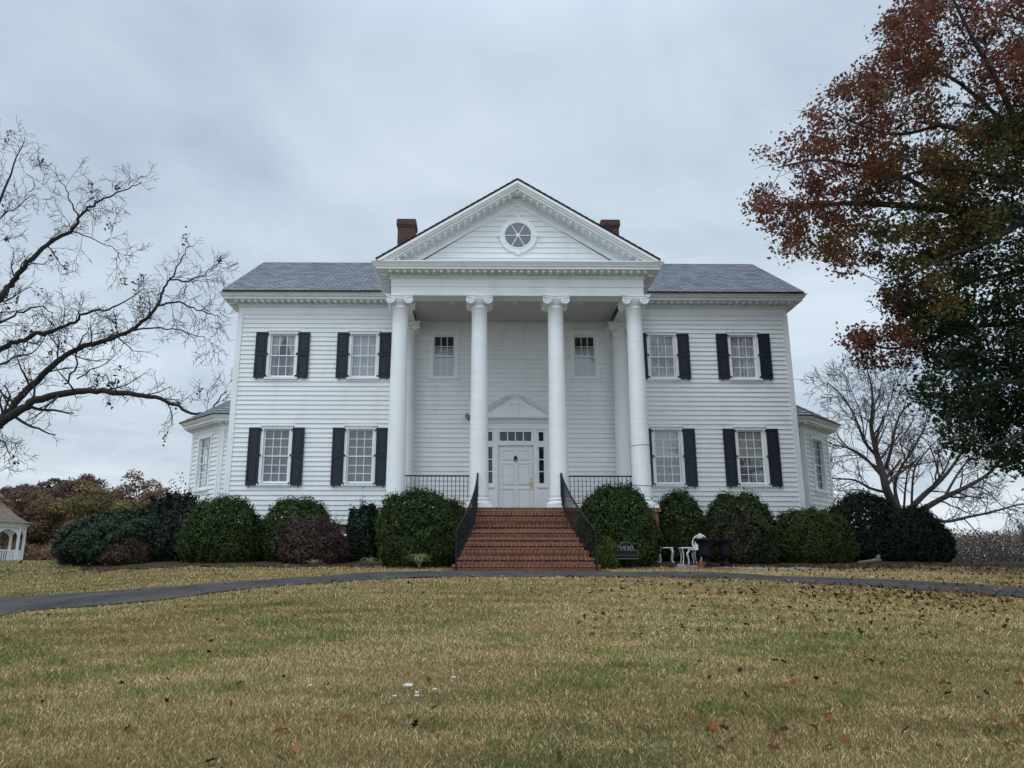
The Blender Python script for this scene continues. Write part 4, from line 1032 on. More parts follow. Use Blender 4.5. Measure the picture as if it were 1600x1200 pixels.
for u, v in ((1404, 800), (1420, 797), (1432, 802)): q = at(u, v, YT); lines.append((np.array([tb2, tb2*.5+q*.5, q]), .36, .2))
V, F = tubes(lines); npmesh('trunk', V-tb2, F, M['bark_pale'], tr_r, smooth=True)

# --- big autumn tree at right
r = np.random.default_rng(14); YO = -5.5
ob = A(14.6, YO, float(gz(14.6, YO))-.15)
oak = empty('autumn_tree', tuple(ob), 'big autumn tree with red, orange and dark green leaves hanging in from the right edge', 'tree')
limbs = [
 ([(1850, 420), (1700, 300), (1600, 222), (1530, 210), (1470, 195), (1430, 190)], .17, .03, -.5), ([(1600, 222), (1560, 130), (1520, 60), (1480, -20)], .09, .03, -1),
 ([(1860, 440), (1700, 380), (1600, 345), (1500, 330), (1420, 322), (1340, 318), (1260, 320), (1200, 318)], .20, .02, .6), ([(1500, 330), (1420, 280), (1350, 262), (1280, 250), (1215, 262)], .08, .02, 0),
 ([(1600, 345), (1540, 380), (1480, 400), (1430, 425), (1390, 440)], .08, .02, -1.4), ([(1860, 470), (1720, 490), (1600, 505), (1520, 510), (1450, 530), (1390, 545), (1340, 528)], .12, .015, .4),
 ([(1860, 500), (1740, 560), (1640, 590), (1540, 600), (1470, 620)], .12, .02, -1.2), ([(1740, 560), (1660, 640), (1590, 680), (1540, 700)], .08, .02, -2),
 ([(1840, 380), (1760, 200), (1680, 60), (1620, -60)], .2, .05, 0), ([(1600, 222), (1500, 130), (1440, 110), (1390, 120)], .07, .02, 1.2), ([(1470, 195), (1400, 210), (1330, 190), (1290, 170)], .06, .015, .3),
 ([(1700, 300), (1620, 290), (1540, 270), (1450, 265), (1370, 290)], .09, .02, -1.6), ([(1760, 200), (1640, 60), (1560, 20), (1470, 10)], .08, .02, 1.5),
 ([(1700, 380), (1600, 420), (1520, 440), (1440, 470), (1390, 480)], .08, .02, 1.5)]
lines = []; tips = []; anchors = []
spec = {0: (1.5, .4, .18, .02, 4, 6, .95), 1: (.7, .5, .22, .0, 3, 4, .9), 'min': .008}
for pl, a, b, dy in limbs:
    P = limb_from_px(pl, YO+dy, r, .8, YO+dy*1.6); lines.append((P, a, b)); ln = np.linalg.norm(np.diff(P, axis=0), axis=1).sum()
    sprout(lines, tips, r, P, a, b, int(ln*1.5)+2, 0, spec, .2)
lines.append((np.array([ob, ob+A(.1, 0, 1.5), ob+A(0, .1, 3.2), at(1860, 440, YO)]), .55, .40)); lines.append((np.array([at(1860, 440, YO), at(1845, 250, YO), at(1800, 0, YO)]), .38, .2))
for q in ((1850, 420), (1860, 470), (1860, 500), (1840, 380)): lines.append((np.array([at(1865, 520, YO), at(*q, YO)]), .3, .18))
POLY = np.array([(1430, -60), (1402, 30), (1352, 72), (1346, 122), (1310, 128), (1268, 168), (1255, 190), (1200, 208), (1184, 240), (1198, 268), (1176, 318), (1196, 345), (1196, 376), (1238, 392), (1275, 396), (1305, 408), (1345, 440), (1378, 470), (1390, 498), (1335, 506), (1312, 540), (1345, 566), (1398, 574), (1440, 560), (1462, 566), (1430, 610), (1436, 650), (1475, 690), (1522, 722), (1560, 728), (1640, 735), (1760, 720), (1900, 600), (1950, 300), (1900, -60)], float)
def inpoly(p, poly):
    x, y = p[:, 0], p[:, 1]; c_ = np.zeros(len(p), bool); j = len(poly)-1
    for i in range(len(poly)):
        xi, yi = poly[i]; xj, yj = poly[j]
        c_ ^= ((yi > y) != (yj > y)) & (x < (xj-xi)*(y-yi)/(yj-yi+1e-9)+xi); j = i
    return c_
cand = np.stack([r.uniform(1165, 1930, 12000), r.uniform(-60, 740, 12000)], 1); cand = cand[inpoly(cand, POLY)]
yy = YO+r.normal(size=len(cand))*1.5
cw = np.array([at(u, v, q) for (u, v), q in zip(cand, yy)])
den_ = noise3(cw, 1.7, 77)+.6*noise3(cw, 3.6, 78)
right = np.clip((cand[:, 0]-1350)/250, 0, 1)
keepm = den_ > (.0-.42*right*(cand[:, 1] > 180)) 
cw, cand = cw[keepm], cand[keepm]
sel = r.permutation(len(cw))[:1950]; cw, cand = cw[sel], cand[sel]
tipsw = np.array(tips); 
K = 80; n = len(cw)
cen = np.repeat(cw, K, 0)+r.normal(size=(n*K, 3))*np.array([.19, .19, .13]); 
nr = r.normal(size=cen.shape)+A(0, 0, .6); nr /= np.linalg.norm(nr, axis=1)[:, None]
V, F = cards(cen, nr, .100, .8, rg=r, k=10)
# leaf colour by where it grew: outer and upper shoots turned red first, the sheltered lower right ones stay green
redness = np.clip(1.04-(cand[:, 0]-1180)/620-(np.clip(cand[:, 1]-200, 0, 600)/600)*.62, 0.12, .92)
redness = np.where((cand[:, 1] > 480) & (cand[:, 0] < 1425), .86, redness); redness = np.where((cand[:, 1] < 150) & (cand[:, 0] > 1340), .80, redness)
redness = np.where((cand[:, 1] > 540) & (cand[:, 0] > 1425), .12, redness)
tn = np.clip(np.repeat(redness+.24*noise3(cw, 1.6, 5)+.08*noise3(cw, 4, 6), K)+r.normal(size=n*K)*.10, 0, 1)
npmesh('foliage', V-ob, F, M['oak'], oak, tn)
tw = lines
for p in cw[::2]:
    q = tipsw[np.argmin(((tipsw-p)**2).sum(1))]
    if np.linalg.norm(q-p) < 1.6: tw.append((np.array([q, (q+p)/2+r.normal(size=3)*.06, p]), .012, .006))
V, F = tubes(tw); npmesh('trunk', V-ob, F, M['bark'], oak, smooth=True)

# ------------------------------------------------------------------ woodland far left
def woodtree(u, vtop, y, w, kind, label, seed, bare=False, group='trees of the wood behind the gazebo'):
    r = np.random.default_rng(seed); p = at(u, 880, y); zt = at(u, vtop, y)[2]; zb = float(gz(p[0], y))-.2; h = zt-zb
    o = empty('woodland_tree', (p[0], y, zb), label, 'tree', group); lines = []; tips = []
    pts = wander(r, A(0, 0, 0), A(0, 0, 1), h*.8, 8, .06, .05); lines.append((pts, .2, .05))
    sp = {0: (w*.9, .5, .14, .12, 5, 6, .75), 1: (w*.45, .5, .2, .06, 4, 4, .8), 'min': .025}
    if bare: sp[2] = (w*.28, .5, .2, .04, 2, 4, .7)
    sprout(lines, tips, r, pts, .2, .05, 16 if bare else 11, 0, sp, .25)
    V, F = tubes(lines); npmesh('trunk', V, F, M['bark_pale'] if bare else M['bark'], o)
    if bare: return o
    # crown = separate leaf clumps, each a ragged shell of leaves round its own centre
    nc = 42; q = r.normal(size=(nc, 3)); q /= np.linalg.norm(q, axis=1)[:, None]; rad = r.uniform(.4, 1.12, nc)[:, None]
    cc = q*rad*A(w*.95, w*.85, h*.34)+A(0, 0, h*.63); cc[:, 2] += .25*h*.34*(1-np.abs(q[:, 0])); m = 260; n = nc
    cr_ = r.uniform(.22, .42, nc)*w*.75
    d_ = r.normal(size=(n*m, 3)); d_ /= np.linalg.norm(d_, axis=1)[:, None]; d_[:, 2] = np.where(d_[:, 2] < -.35, -d_[:, 2], d_[:, 2])
    rr_ = np.repeat(cr_, m)[:, None]*(1+.30*noise3(d_, 4, seed)[:, None])*(1-.35*r.random(n*m)[:, None]**2)
    cen = np.repeat(cc, m, 0)+d_*rr_*A(1, 1, .75); nr = d_+r.normal(size=cen.shape)*.5; nr /= np.linalg.norm(nr, axis=1)[:, None]
    V, F = cards(cen, nr, .17, .8, rg=r, k=6); tn = np.clip(np.repeat(r.normal(.42, .2, n), m)+r.normal(size=n*m)*.13, 0, 1)
    npmesh('foliage', V, F, kind, o, tn); return o
M['w_olive'] = leafmat('olive_foliage', [(0, (.07, .06, .024)), (.5, (.15, .12, .045)), (1, (.24, .19, .075))])
M['w_rust'] = leafmat('rust_foliage', [(0, (.07, .043, .034)), (.5, (.14, .084, .064)), (1, (.22, .135, .10))])
M['w_brown'] = leafmat('brown_foliage', [(0, (.085, .052, .034)), (.5, (.17, .105, .064)), (1, (.27, .17, .105))])
M['w_dark'] = leafmat('dark_oak_foliage', [(0, (.040, .032, .024)), (.5, (.080, .058, .040)), (1, (.13, .092, .06))])
M['w_orange'] = leafmat('orange_foliage', [(0, (.09, .06, .026)), (.5, (.19, .115, .045)), (1, (.28, .17, .08))])
WT = [(-45, 752, 50, 3.6, 'w_rust', 'rusty pink tree above the gazebo roof at the left edge'), (12, 768, 44, 3.2, 'w_brown', 'brown tree directly behind the gazebo roof'),
      (34, 752, 54, 3.0, 'w_dark', 'dark crowned oak on the skyline right of the gazebo roof'), (62, 760, 50, 3.4, 'w_rust', 'reddish tree low on the skyline between two dark oaks'),
      (96, 752, 56, 3.0, 'w_dark', 'dark crowned oak on the skyline under the hanging twigs'), (120, 752, 50, 3.0, 'w_rust', 'rust red tree on the skyline left of the middle of the wood'),
      (146, 751, 57, 3.2, 'w_rust', 'highest rust red tree of the wood beside a bare one'), (172, 770, 52, 2.6, 'w_dark', 'small dark tree at the step down in the skyline'),
      (120, 778, 42, 4.4, 'w_olive', 'wide olive green tree in the middle of the wood'), (60, 795, 40, 3.8, 'w_brown', 'brown rounded tree right of the gazebo'),
      (205, 757, 50, 3.4, 'w_orange', 'orange brown oak with gaps in its crown at the right end of the wood'), (180, 785, 42, 3.6, 'w_olive', 'olive brown tree behind the spreading juniper'),
      (240, 772, 48, 2.8, 'w_brown', 'thin brown tree next to the orange oak'), (262, 783, 46, 2.4, 'w_rust', 'pinkish tree at the far right end of the wood'),
      (275, 795, 42, 3.0, 'w_brown', 'low brown tree behind the loose dark shrub'), (-90, 745, 52, 4.0, 'w_brown', 'brown tree at the left end of the wood')]
for i, (u, v, y, w, k, lb) in enumerate(WT): woodtree(u, v, y, w, M[k], lb, 100+i)
for i, (u, v, y, lb) in enumerate(((70, 742, 58, 'thin bare tree poking above the wood right of the gazebo'), (132, 736, 56, 'tall bare tree rising above the rust red crowns'), (225, 752, 54, 'bare pale tree between the orange oak and the bay'), (248, 752, 52, 'bare pinkish tree nearest the bay'), (10, 742, 60, 'bare tree above the gazebo roof peak'), (172, 752, 60, 'small bare tree at the step in the skyline'))):
    woodtree(u, v, y, 1.9, None, lb, 140+i, bare=True)
def thicket(name, xs, ys, h, n, mat, size, label, seed):
    r = np.random.default_rng(seed); x = r.uniform(*xs, n); y = r.uniform(*ys, n); p = np.stack([x, y, np.zeros(n)], 1)
    hh = h*(1+.28*noise3(p, .55, seed)+.15*noise3(p, 1.6, seed+1)); z = gz(x, y)+hh*np.sqrt(r.random(n))
    nr = r.normal(size=(n, 3))+A(0, -.4, .4); nr /= np.linalg.norm(nr, axis=1)[:, None]
    V, F = cards(np.stack([x, y, z], 1), nr, size, .7, rg=r, k=6)
    o = npmesh(name, V, F, mat, None, np.clip(.5+.25*noise3(p, .9, seed+4)+r.normal(size=n)*.2, 0, 1)); tag(o, label, 'undergrowth', kind='stuff')
thicket('undergrowth', (-46, -16), (31, 37), 1.7, 42000, M['w_brown'], .15, 'brown tangle of undergrowth at the edge of the wood', 61)
thicket('undergrowth', (-60, -12), (38, 44), 3.2, 52000, M['w_brown'], .18, 'olive brown understorey inside the wood', 62)
# far wood on the right
M['farwood'] = leafmat('far_bare_wood', [(0, (.055, .046, .040)), (.5, (.085, .067, .056)), (.85, (.115, .078, .060)), (1, (.14, .075, .052))], trans=.1)
def farwood():
    r = np.random.default_rng(71); n = 190000
    x = r.uniform(62, 200, n); y = r.uniform(128, 170, n); p = np.stack([x, y, np.zeros(n)], 1)
    base_ = gz(x, y); top = 8.3+.9*noise3(p, .16, 4)+.7*noise3(p, .5, 5)
    f_ = r.random(n)**.6; z = base_+(top-base_)*f_
    nr = r.normal(size=(n, 3))+A(0, -.8, .3); nr /= np.linalg.norm(nr, axis=1)[:, None]
    V, F = cards(np.stack([x, y, z], 1), nr, .34, .6, rg=r, k=6)
    o = npmesh('far_wood', V, F, M['farwood'], None, np.clip(f_*.40+.2+.16*noise3(p, .12, 8)+r.normal(size=n)*.07, 0, 1)); tag(o, 'far-off bare brown wood on the right skyline', 'wood', kind='stuff')
    lines = []
    for i in range(1200):
        x_, y_ = r.uniform(62, 200), r.uniform(124, 150); b = A(x_, y_, float(gz(x_, y_))); lines.append((np.array([b, b+A(r.normal()*.5, 0, 5), b+A(r.normal()*1.2, 0, 9)]), .14, .05))
    V, F = tubes(lines); o2 = npmesh('far_wood_trunk', V, F, M['bark_pale'], o)
farwood()

# ------------------------------------------------------------------ gazebo
def gazebo():
    y = 20.0; c0 = at(-21, 887, y); x0 = c0[0]; z0 = float(gz(x0, y)); g = empty('gazebo', (x0, y, z0), 'small white wooden gazebo with brown shingled roof at the left edge', 'gazebo')
    Rr = 1.62; ph = R(-18)-R(32); V8 = [(Rr*cos(ph+k*pi/4), Rr*sin(ph+k*pi/4)) for k in range(8)]
    H = 2.28
    fl = MB(); fl.prism([(a*1.06, b*1.06) for a, b in V8], lambda a, b: (a, b, -.25), lambda a, b: (a, b, .10)); fl.build('floor', M['trim'], g)
    for a, b in V8: p = MB(); p.box(a-.055, a+.055, b-.055, b+.055, .10, H); p.build('post', M['trim'], g)
    for i in range(8):
        if i == 3: continue
        a = np.array(V8[i]); b = np.array(V8[(i+1) % 8]); d = b-a; ln = np.linalg.norm(d); n_ = np.array([d[1], -d[0]])/ln; fr = Frame(a, d, n_)
        m_ = MB(); m_.fbox(fr, .05, ln-.05, -.025, .025, .84, .90); m_.fbox(fr, .05, ln-.05, -.02, .02, .18, .23)
        for k in range(9): u = .05+(ln-.1)*(k+.5)/9; m_.fbox(fr, u-.026, u+.026, -.012, .012, .23, .84)
        m_.build('balustrade', M['trim'], g)
    for i in range(8):
        a = np.array(V8[i]); b = np.array(V8[(i+1) % 8]); d = b-a; ln = np.linalg.norm(d); n_ = np.array([d[1], -d[0]])/ln; fr = Frame(a, d, n_)
        m_ = MB(); m_.fbox(fr, 0, ln, -.03, .03, H-.13, H)
        for k in range(10): u = .06+(ln-.12)*(k+.5)/10; m_.fbox(fr, u-.012, u+.012, -.012, .012, H-.24, H-.13)
        m_.fbox(fr, .05, ln-.05, -.016, .016, H-.27, H-.24)
        c_ = ln/2; rx_, rz_ = ln/2-.07, .42; P = [(.05, H-.27)]
        arc = [(c_-rx_*cos(t), H-.70+rz_*sin(t)) for t in np.linspace(0, pi, 14)]
        for q0, q1 in zip(arc[:-1], arc[1:]):
            m_.prism([(q0[0], q0[1]), (q1[0], q1[1]), (q1[0], q1[1]+.06), (q0[0], q0[1]+.06)], lambda u, z: fr.P(u, .02, z), lambda u, z: fr.P(u, -.02, z))
        for s in (0, 1):
            t = [(.05, H-.27), (.05, H-.70), (.11, H-.52), (.2, H-.38), (.34, H-.29)]; t = [(u if s == 0 else ln-u, z) for u, z in t]
            m_.prism(t, lambda u, z: fr.P(u, .012, z), lambda u, z: fr.P(u, -.012, z))
        m_.build('arched_bracket', M['trim'], g)
    m_ = MB(); path = [(a*1.0, b*1.0) for a, b in V8]; m_.sweep([(a, b) for a, b in path], [(-.1, H), (.22, H), (.22, H+.07), (-.1, H+.10)], closed=True); m_.build('fascia', M['trim'], g)
    m_ = MB(); prof = [(1.30, H+.075), (1.02, H+.24), (.74, H+.50), (.46, H+.86), (.2, H+1.25), (.16, H+1.30)]
    for i in range(8):
        a = np.array(V8[i]); b = np.array(V8[(i+1) % 8])
        for (s0, z0_), (s1, z1_) in zip(prof[:-1], prof[1:]):
            for k in range(3):
                q = lambda t: (s0+(s1-s0)*t, z0_+(z1_-z0_)*t); (sa, za), (sb, zb_) = q(k/3), q((k+1)/3)
                m_.add([(*(a*sa), za+.012), (*(b*sa), za+.012), (*(b*sb), zb_), (*(a*sb), zb_), (*(a*sa), za), (*(b*sa), za)], [(0, 1, 2, 3), (4, 5, 1, 0)])
    m_.build('roof', M['cedar'], g)
    m_ = MB(); m_.lathe((0, 0, H+1.25), [(.30, 0), (.30, .25), (.40, .27), (.04, .62), (.05, .70), (.01, .85)], 8); m_.build('cupola', M['cedar'], g)
gazebo()

# ------------------------------------------------------------------ small things by the bed on the right
def place(u, v, y): p = at(u, v, y); return A(p[0], y, float(gz(p[0], y)))
# plaque
p = place(979, 880, -5.05); sg = empty('house_sign', tuple(p), 'black arched house plaque reading 1930 on short legs in front of the boxwood', 'sign')
sw, z0, z1, zt = .288, .235, .43, .625
def sign_outline(e=0.):
    P = [(-sw-e, z0-e), (sw+e, z0-e), (sw+e, z1+e), (.19+e*.5, z1+e)]
    rr_ = .19+e*.7
    for a in np.linspace(.15, pi-.15, 15): P.append((rr_*cos(a), z1+(zt-z1-.0+e)*sin(a)*1.0))
    P += [(-.19-e*.5, z1+e), (-sw-e, z1+e)]; return P
mb = MB(); mb.prism(sign_outline(.0), lambda a, b: (a, -.014, b), lambda a, b: (a, .012, b)); mb.build('plate', M['urn'], sg)
M['sign_edge'] = noisy('pale_sign_paint', (.09, .095, .09), (.15, .15, .14), 15, .6)
mb = MB(); pp = sign_outline(.002); mb.tube([(a, -.016, b) for a, b in pp+[pp[0]]], .0085, 5); mb.build('border', M['sign_edge'], sg)
mb = MB()
for s in (-.17, .17): mb.box(s-.012, s+.012, -.008, .008, -.1, z0)
mb.build('leg', M['urn'], sg)
def text(body, size, x, z, parent, mat):
    cu = bpy.data.curves.new('lettering', 'FONT'); cu.body = body; cu.size = size; cu.align_x = 'CENTER'; cu.extrude = .002
    t = bpy.data.objects.new('lettering', cu); COL.objects.link(t)
    dg = bpy.context.evaluated_depsgraph_get(); me = bpy.data.meshes.new_from_object(t.evaluated_get(dg)); bpy.data.objects.remove(t)
    o = bpy.data.objects.new('lettering', me); COL.objects.link(o); me.materials.clear(); me.materials.append(mat); o.parent = parent
    o.rotation_euler = (pi/2, 0, 0); o.location = (x, -.0175, z); return o
M['sign_text'] = noisy('pale_letter_paint', (.20, .20, .20), (.27, .27, .265), 20, .6)
M['sign_text2'] = noisy('dull_letter_paint', (.06, .065, .08), (.09, .09, .105), 20, .6)
text('1930', .165, 0, .425, sg, M['sign_text']); text('HUNTERS LANE RD', .062, 0, .295, sg, M['sign_text2'])
# urns
def urn(u, y, sc, label, soil):
    p = place(u, 880, y); o = empty('garden_urn', tuple(p), label, 'urn', 'black iron urns beside the white chairs')
    m_ = MB(); m_.lathe((0, 0, 0), [(sc*a, sc*b) for a, b in ((.10, .09), (.085, .11), (.05, .16), (.045, .21), (.06, .235), (.12, .26), (.15, .30), (.152, .34), (.148, .48), (.165, .54), (.20, .60), (.245, .635), (.265, .645), (.268, .67), (.235, .67), (.20, .62))], 28, cap=False)
    for k in range(24): a = k*pi/12; m_.tube([(sc*.148*cos(a), sc*.148*sin(a), sc*.29), (sc*.153*cos(a), sc*.153*sin(a), sc*.36), (sc*.150*cos(a), sc*.150*sin(a), sc*.48)], sc*.008, 4)
    m_.build('bowl', M['urn'], o)
    m_ = MB(); m_.box(-sc*.12, sc*.12, -sc*.12, sc*.12, -.05, sc*.07); m_.box(-sc*.10, sc*.10, -sc*.10, sc*.10, sc*.07, sc*.095); m_.build('plinth', M['urn'], o)
    m_ = MB(); m_.lathe((0, 0, sc*.62), [(sc*.20, 0), (sc*.15, .02), (sc*.05, .03)], 20); m_.build('soil', M['litter_soil'], o)
    if soil:
        r = np.random.default_rng(3); n = 24; cen = r.normal(size=(n, 3))*A(.09, .07, .02)+A(.05, 0, sc*.66); nr = r.normal(size=(n, 3)); nr /= np.linalg.norm(nr, axis=1)[:, None]
        V, F = cards(cen, nr, .09, .7, rg=r, k=6); npmesh('dead_leaves', V, F, M['litter'], o, r.random(n))
M['litter_soil'] = noisy('potting_soil', (.02, .015, .012), (.04, .03, .024), 20, .95)
urn(1103, -4.75, 1.02, 'black iron urn in front of the white chair, with dead leaves in it', True)
urn(1134, -4.5, 1.0, 'black iron urn, right one of the pair, in front of the azalea', False)
# white iron chairs and table
def chair(u, y, rot, label):
    p = place(u, 880, y); o = empty('iron_chair', tuple(p), label, 'chair', 'white iron garden chairs'); o.rotation_euler = (0, 0, rot)
    s = MB(); n = 20; s.prism([(.21*cos(a), .20*sin(a)) for a in np.linspace(0, 2*pi, n, endpoint=False)], lambda a, b: (a, b, .385), lambda a, b: (a, b, .405)); s.tube([(.215*cos(a), .205*sin(a), .39) for a in np.linspace(0, 2*pi, 25)], .016, 6); s.build('seat', M['white_iron'], o)
    for sx, sy in ((-1, -1), (1, -1), (-1, 1), (1, 1)):
        l_ = MB(); l_.tube([(sx*.13, sy*.13, .385), (sx*.19, sy*.18, .29), (sx*.165, sy*.155, .15), (sx*.16, sy*.15, .05), (sx*.20, sy*.19, .0)], [.024, .028, .018, .014, .02], 7); l_.build('leg', M['white_iron'], o)
    b_ = MB(); hoop = [(.19*sin(a)*(1.0), .17+.045*(1-cos(a)), .40+.37*(1-cos(a))/2) for a in np.linspace(0, 2*pi, 28)]
    b_.tube(hoop, .017, 6)
    for k in (-2, -1, 0, 1, 2): b_.tube([(k*.022, .175, .42), (k*.062, .205, .56), (k*.05, .235, .66), (k*.02, .25, .74)], .011, 5)
    for sx in (-1, 1):
        for zc_ in (.50, .62): b_.tube([(sx*.095+.045*cos(a)*(1-t*.7), .20+(zc_-.5)*.25, zc_+.045*sin(a)*(1-t*.7)) for a, t in ((q*.7, q/12) for q in range(13))], .011, 5)
    b_.tube([(.03*cos(a), .252, .775+.025*sin(a)) for a in np.linspace(0, 2*pi, 9)], .016, 5); b_.build('backrest', M['white_iron'], o)
chair(1041, -3.0, R(82), 'white iron garden chair at the brick pier, seen from the side')
chair(1090, -4.05, R(-38), 'white iron garden chair with ornate oval back behind the left urn')
p = place(1076, 880, -3.6); tb_ = empty('iron_table', tuple(p), 'low white iron table between the two white garden chairs', 'table')
m_ = MB(); m_.box(-.21, .21, -.16, .16, .40, .43); m_.build('tabletop', M['white_iron'], tb_)
for sx, sy in ((-1, -1), (1, -1), (-1, 1), (1, 1)): m_ = MB(); m_.tube([(sx*.18, sy*.13, .40), (sx*.15, sy*.11, .25), (sx*.16, sy*.12, .1), (sx*.18, sy*.14, 0)], [.02, .016, .012, .016], 6); m_.build('leg', M['white_iron'], tb_)
# stone slab, pot, pale log
p = place(1068, 884, -5.15); m_ = MB(); m_.prism([(-.2, -.14), (.02, -.18), (.05, .1), (-.12, .14)], lambda a, b: (a, b, -.03), lambda a, b: (a*.9, b*.9, .10+.12*b)); o = m_.build('stone', M['stone'], None); o.location = tuple(p); tag(o, 'wedge shaped grey stone on the grass in front of the white table', 'stone')
p = place(1078, 884, -5.0); m_ = MB(); m_.prism([(-.14, -.12), (.15, -.1), (.17, .12), (-.12, .12)], lambda a, b: (a, b, -.03), lambda a, b: (a, b, .06)); m_.box(-.14, .16, -.10, .10, .06, .072); o = m_.build('stone', M['stone'], None); o.location = tuple(p); tag(o, 'flat topped grey block beside the wedge shaped stone', 'stone')
p = place(1095, 884, -5.15); m_ = MB(); m_.lathe((0, 0, 0), [(.06, -.02), (.075, .1), (.085, .15), (.095, .155), (.095, .175), (.08, .175), (.065, .06)], 16, cap=False); o = m_.build('flower_pot', M['terracotta'], None); o.location = tuple(p); o.rotation_euler = (0, R(18), 0); tag(o, 'small reddish clay pot at the foot of the left urn', 'pot')
p = place(1360, 884, -3.2); m_ = MB(); m_.tube([(-.32, 0, .03), (-.15, .01, .045), (0, 0, .055), (.15, -.02, .085), (.24, -.02, .10), (.30, 0, .075)], [.03, .04, .045, .05, .055, .03], 8); m_.tube([(.20, -.01, .09), (.22, -.02, .16), (.26, -.02, .22)], [.05, .055, .03], 7); o = m_.build('log', M['pale_wood'], None, smooth=True); o.location = tuple(p); tag(o, 'pale weathered log with a stub lying under the dark yews', 'log')
# scraps on the grass
def scrap(u, v, w, d, label, seed, group='white scraps on the lawn'):
    w *= .8; d *= .55
    q = on_ground(u, v); r = np.random.default_rng(seed); m_ = MB(); n = 7
    top = [(w*.5*cos(2*pi*k/n)*r.uniform(.7, 1.15), d*.5*sin(2*pi*k/n)*r.uniform(.7, 1.15)) for k in range(n)]
    m_.prism(top, lambda a, b: (a, b, .03+.25*b), lambda a, b: (a, b, .036+.25*b)); o = m_.build('paper_scrap', M['paper'], None); o.location = (q[0], q[1], float(gz(q[0], q[1]))+.015); tag(o, label, 'litter', group)
scrap(638, 1080, .12, .10, 'largest torn white scrap on the lawn in front of the steps', 1); scrap(651, 1092, .05, .05, 'small upright white scrap just right below the largest scrap', 2)
scrap(616, 1098, .06, .04, 'flat white scrap on the grass, lowest and left of the largest scrap', 3); scrap(679, 1088, .045, .05, 'small white scrap right of the largest scrap', 4)
scrap(708, 1068, .06, .04, 'white scrap farthest right of the group in front of the steps', 5); scrap(651, 1098, .06, .04, 'small greyish white scrap below the upright one', 6); scrap(484, 1081, .05, .04, 'lone white scrap on the left part of the lawn', 7)
scrap(1363, 905.5, .10, .12, 'white scrap lying on the right part of the asphalt drive', 8)
# dark brown sheet added under the shrubs, standing in for their shade
M['shrub_shade'] = noisy('dark_shrub_shade', (.022, .015, .011), (.075, .050, .033), 14, .95, .9, 45)
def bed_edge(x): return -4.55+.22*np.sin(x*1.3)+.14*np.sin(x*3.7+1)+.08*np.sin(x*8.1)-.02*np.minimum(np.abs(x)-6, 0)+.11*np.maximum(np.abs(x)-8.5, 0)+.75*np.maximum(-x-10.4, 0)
def shrub_shade():
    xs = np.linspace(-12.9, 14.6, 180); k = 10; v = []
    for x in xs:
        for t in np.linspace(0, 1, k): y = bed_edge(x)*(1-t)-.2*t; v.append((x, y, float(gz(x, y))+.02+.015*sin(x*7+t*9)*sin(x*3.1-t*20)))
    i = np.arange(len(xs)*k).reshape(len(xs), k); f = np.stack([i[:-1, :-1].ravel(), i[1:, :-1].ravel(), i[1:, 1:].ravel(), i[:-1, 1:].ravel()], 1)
    o = npmesh('shrub_shade_sheet', np.array(v), f, M['shrub_shade'], smooth=True); tag(o, 'dark sheet standing in for the shade under the shrubs along the house', 'ground', kind='structure')
shrub_shade()
# pale gravel patch by the drive
def patch():
    xs = []; c = on_ground(1245, 893); cx_, cy_ = c[0], -4.9; v = [(cx_, cy_, float(gz(cx_, cy_))+.02)]; n = 36; r = random.Random(4)
    for k in range(n): a = 2*pi*k/n; q = r.uniform(.7, 1.1); x, y = cx_+1.5*q*cos(a), cy_+.45*q*sin(a); v.append((x, y, float(gz(x, y))+.012))
    m_ = MB(); m_.add(v, [(0, 1+k, 1+(k+1) % n) for k in range(n)]); o = m_.build('gravel_patch', M['gravel'], None); tag(o, 'pale gravel patch in the grass beside the drive', 'ground', kind='structure')
patch()

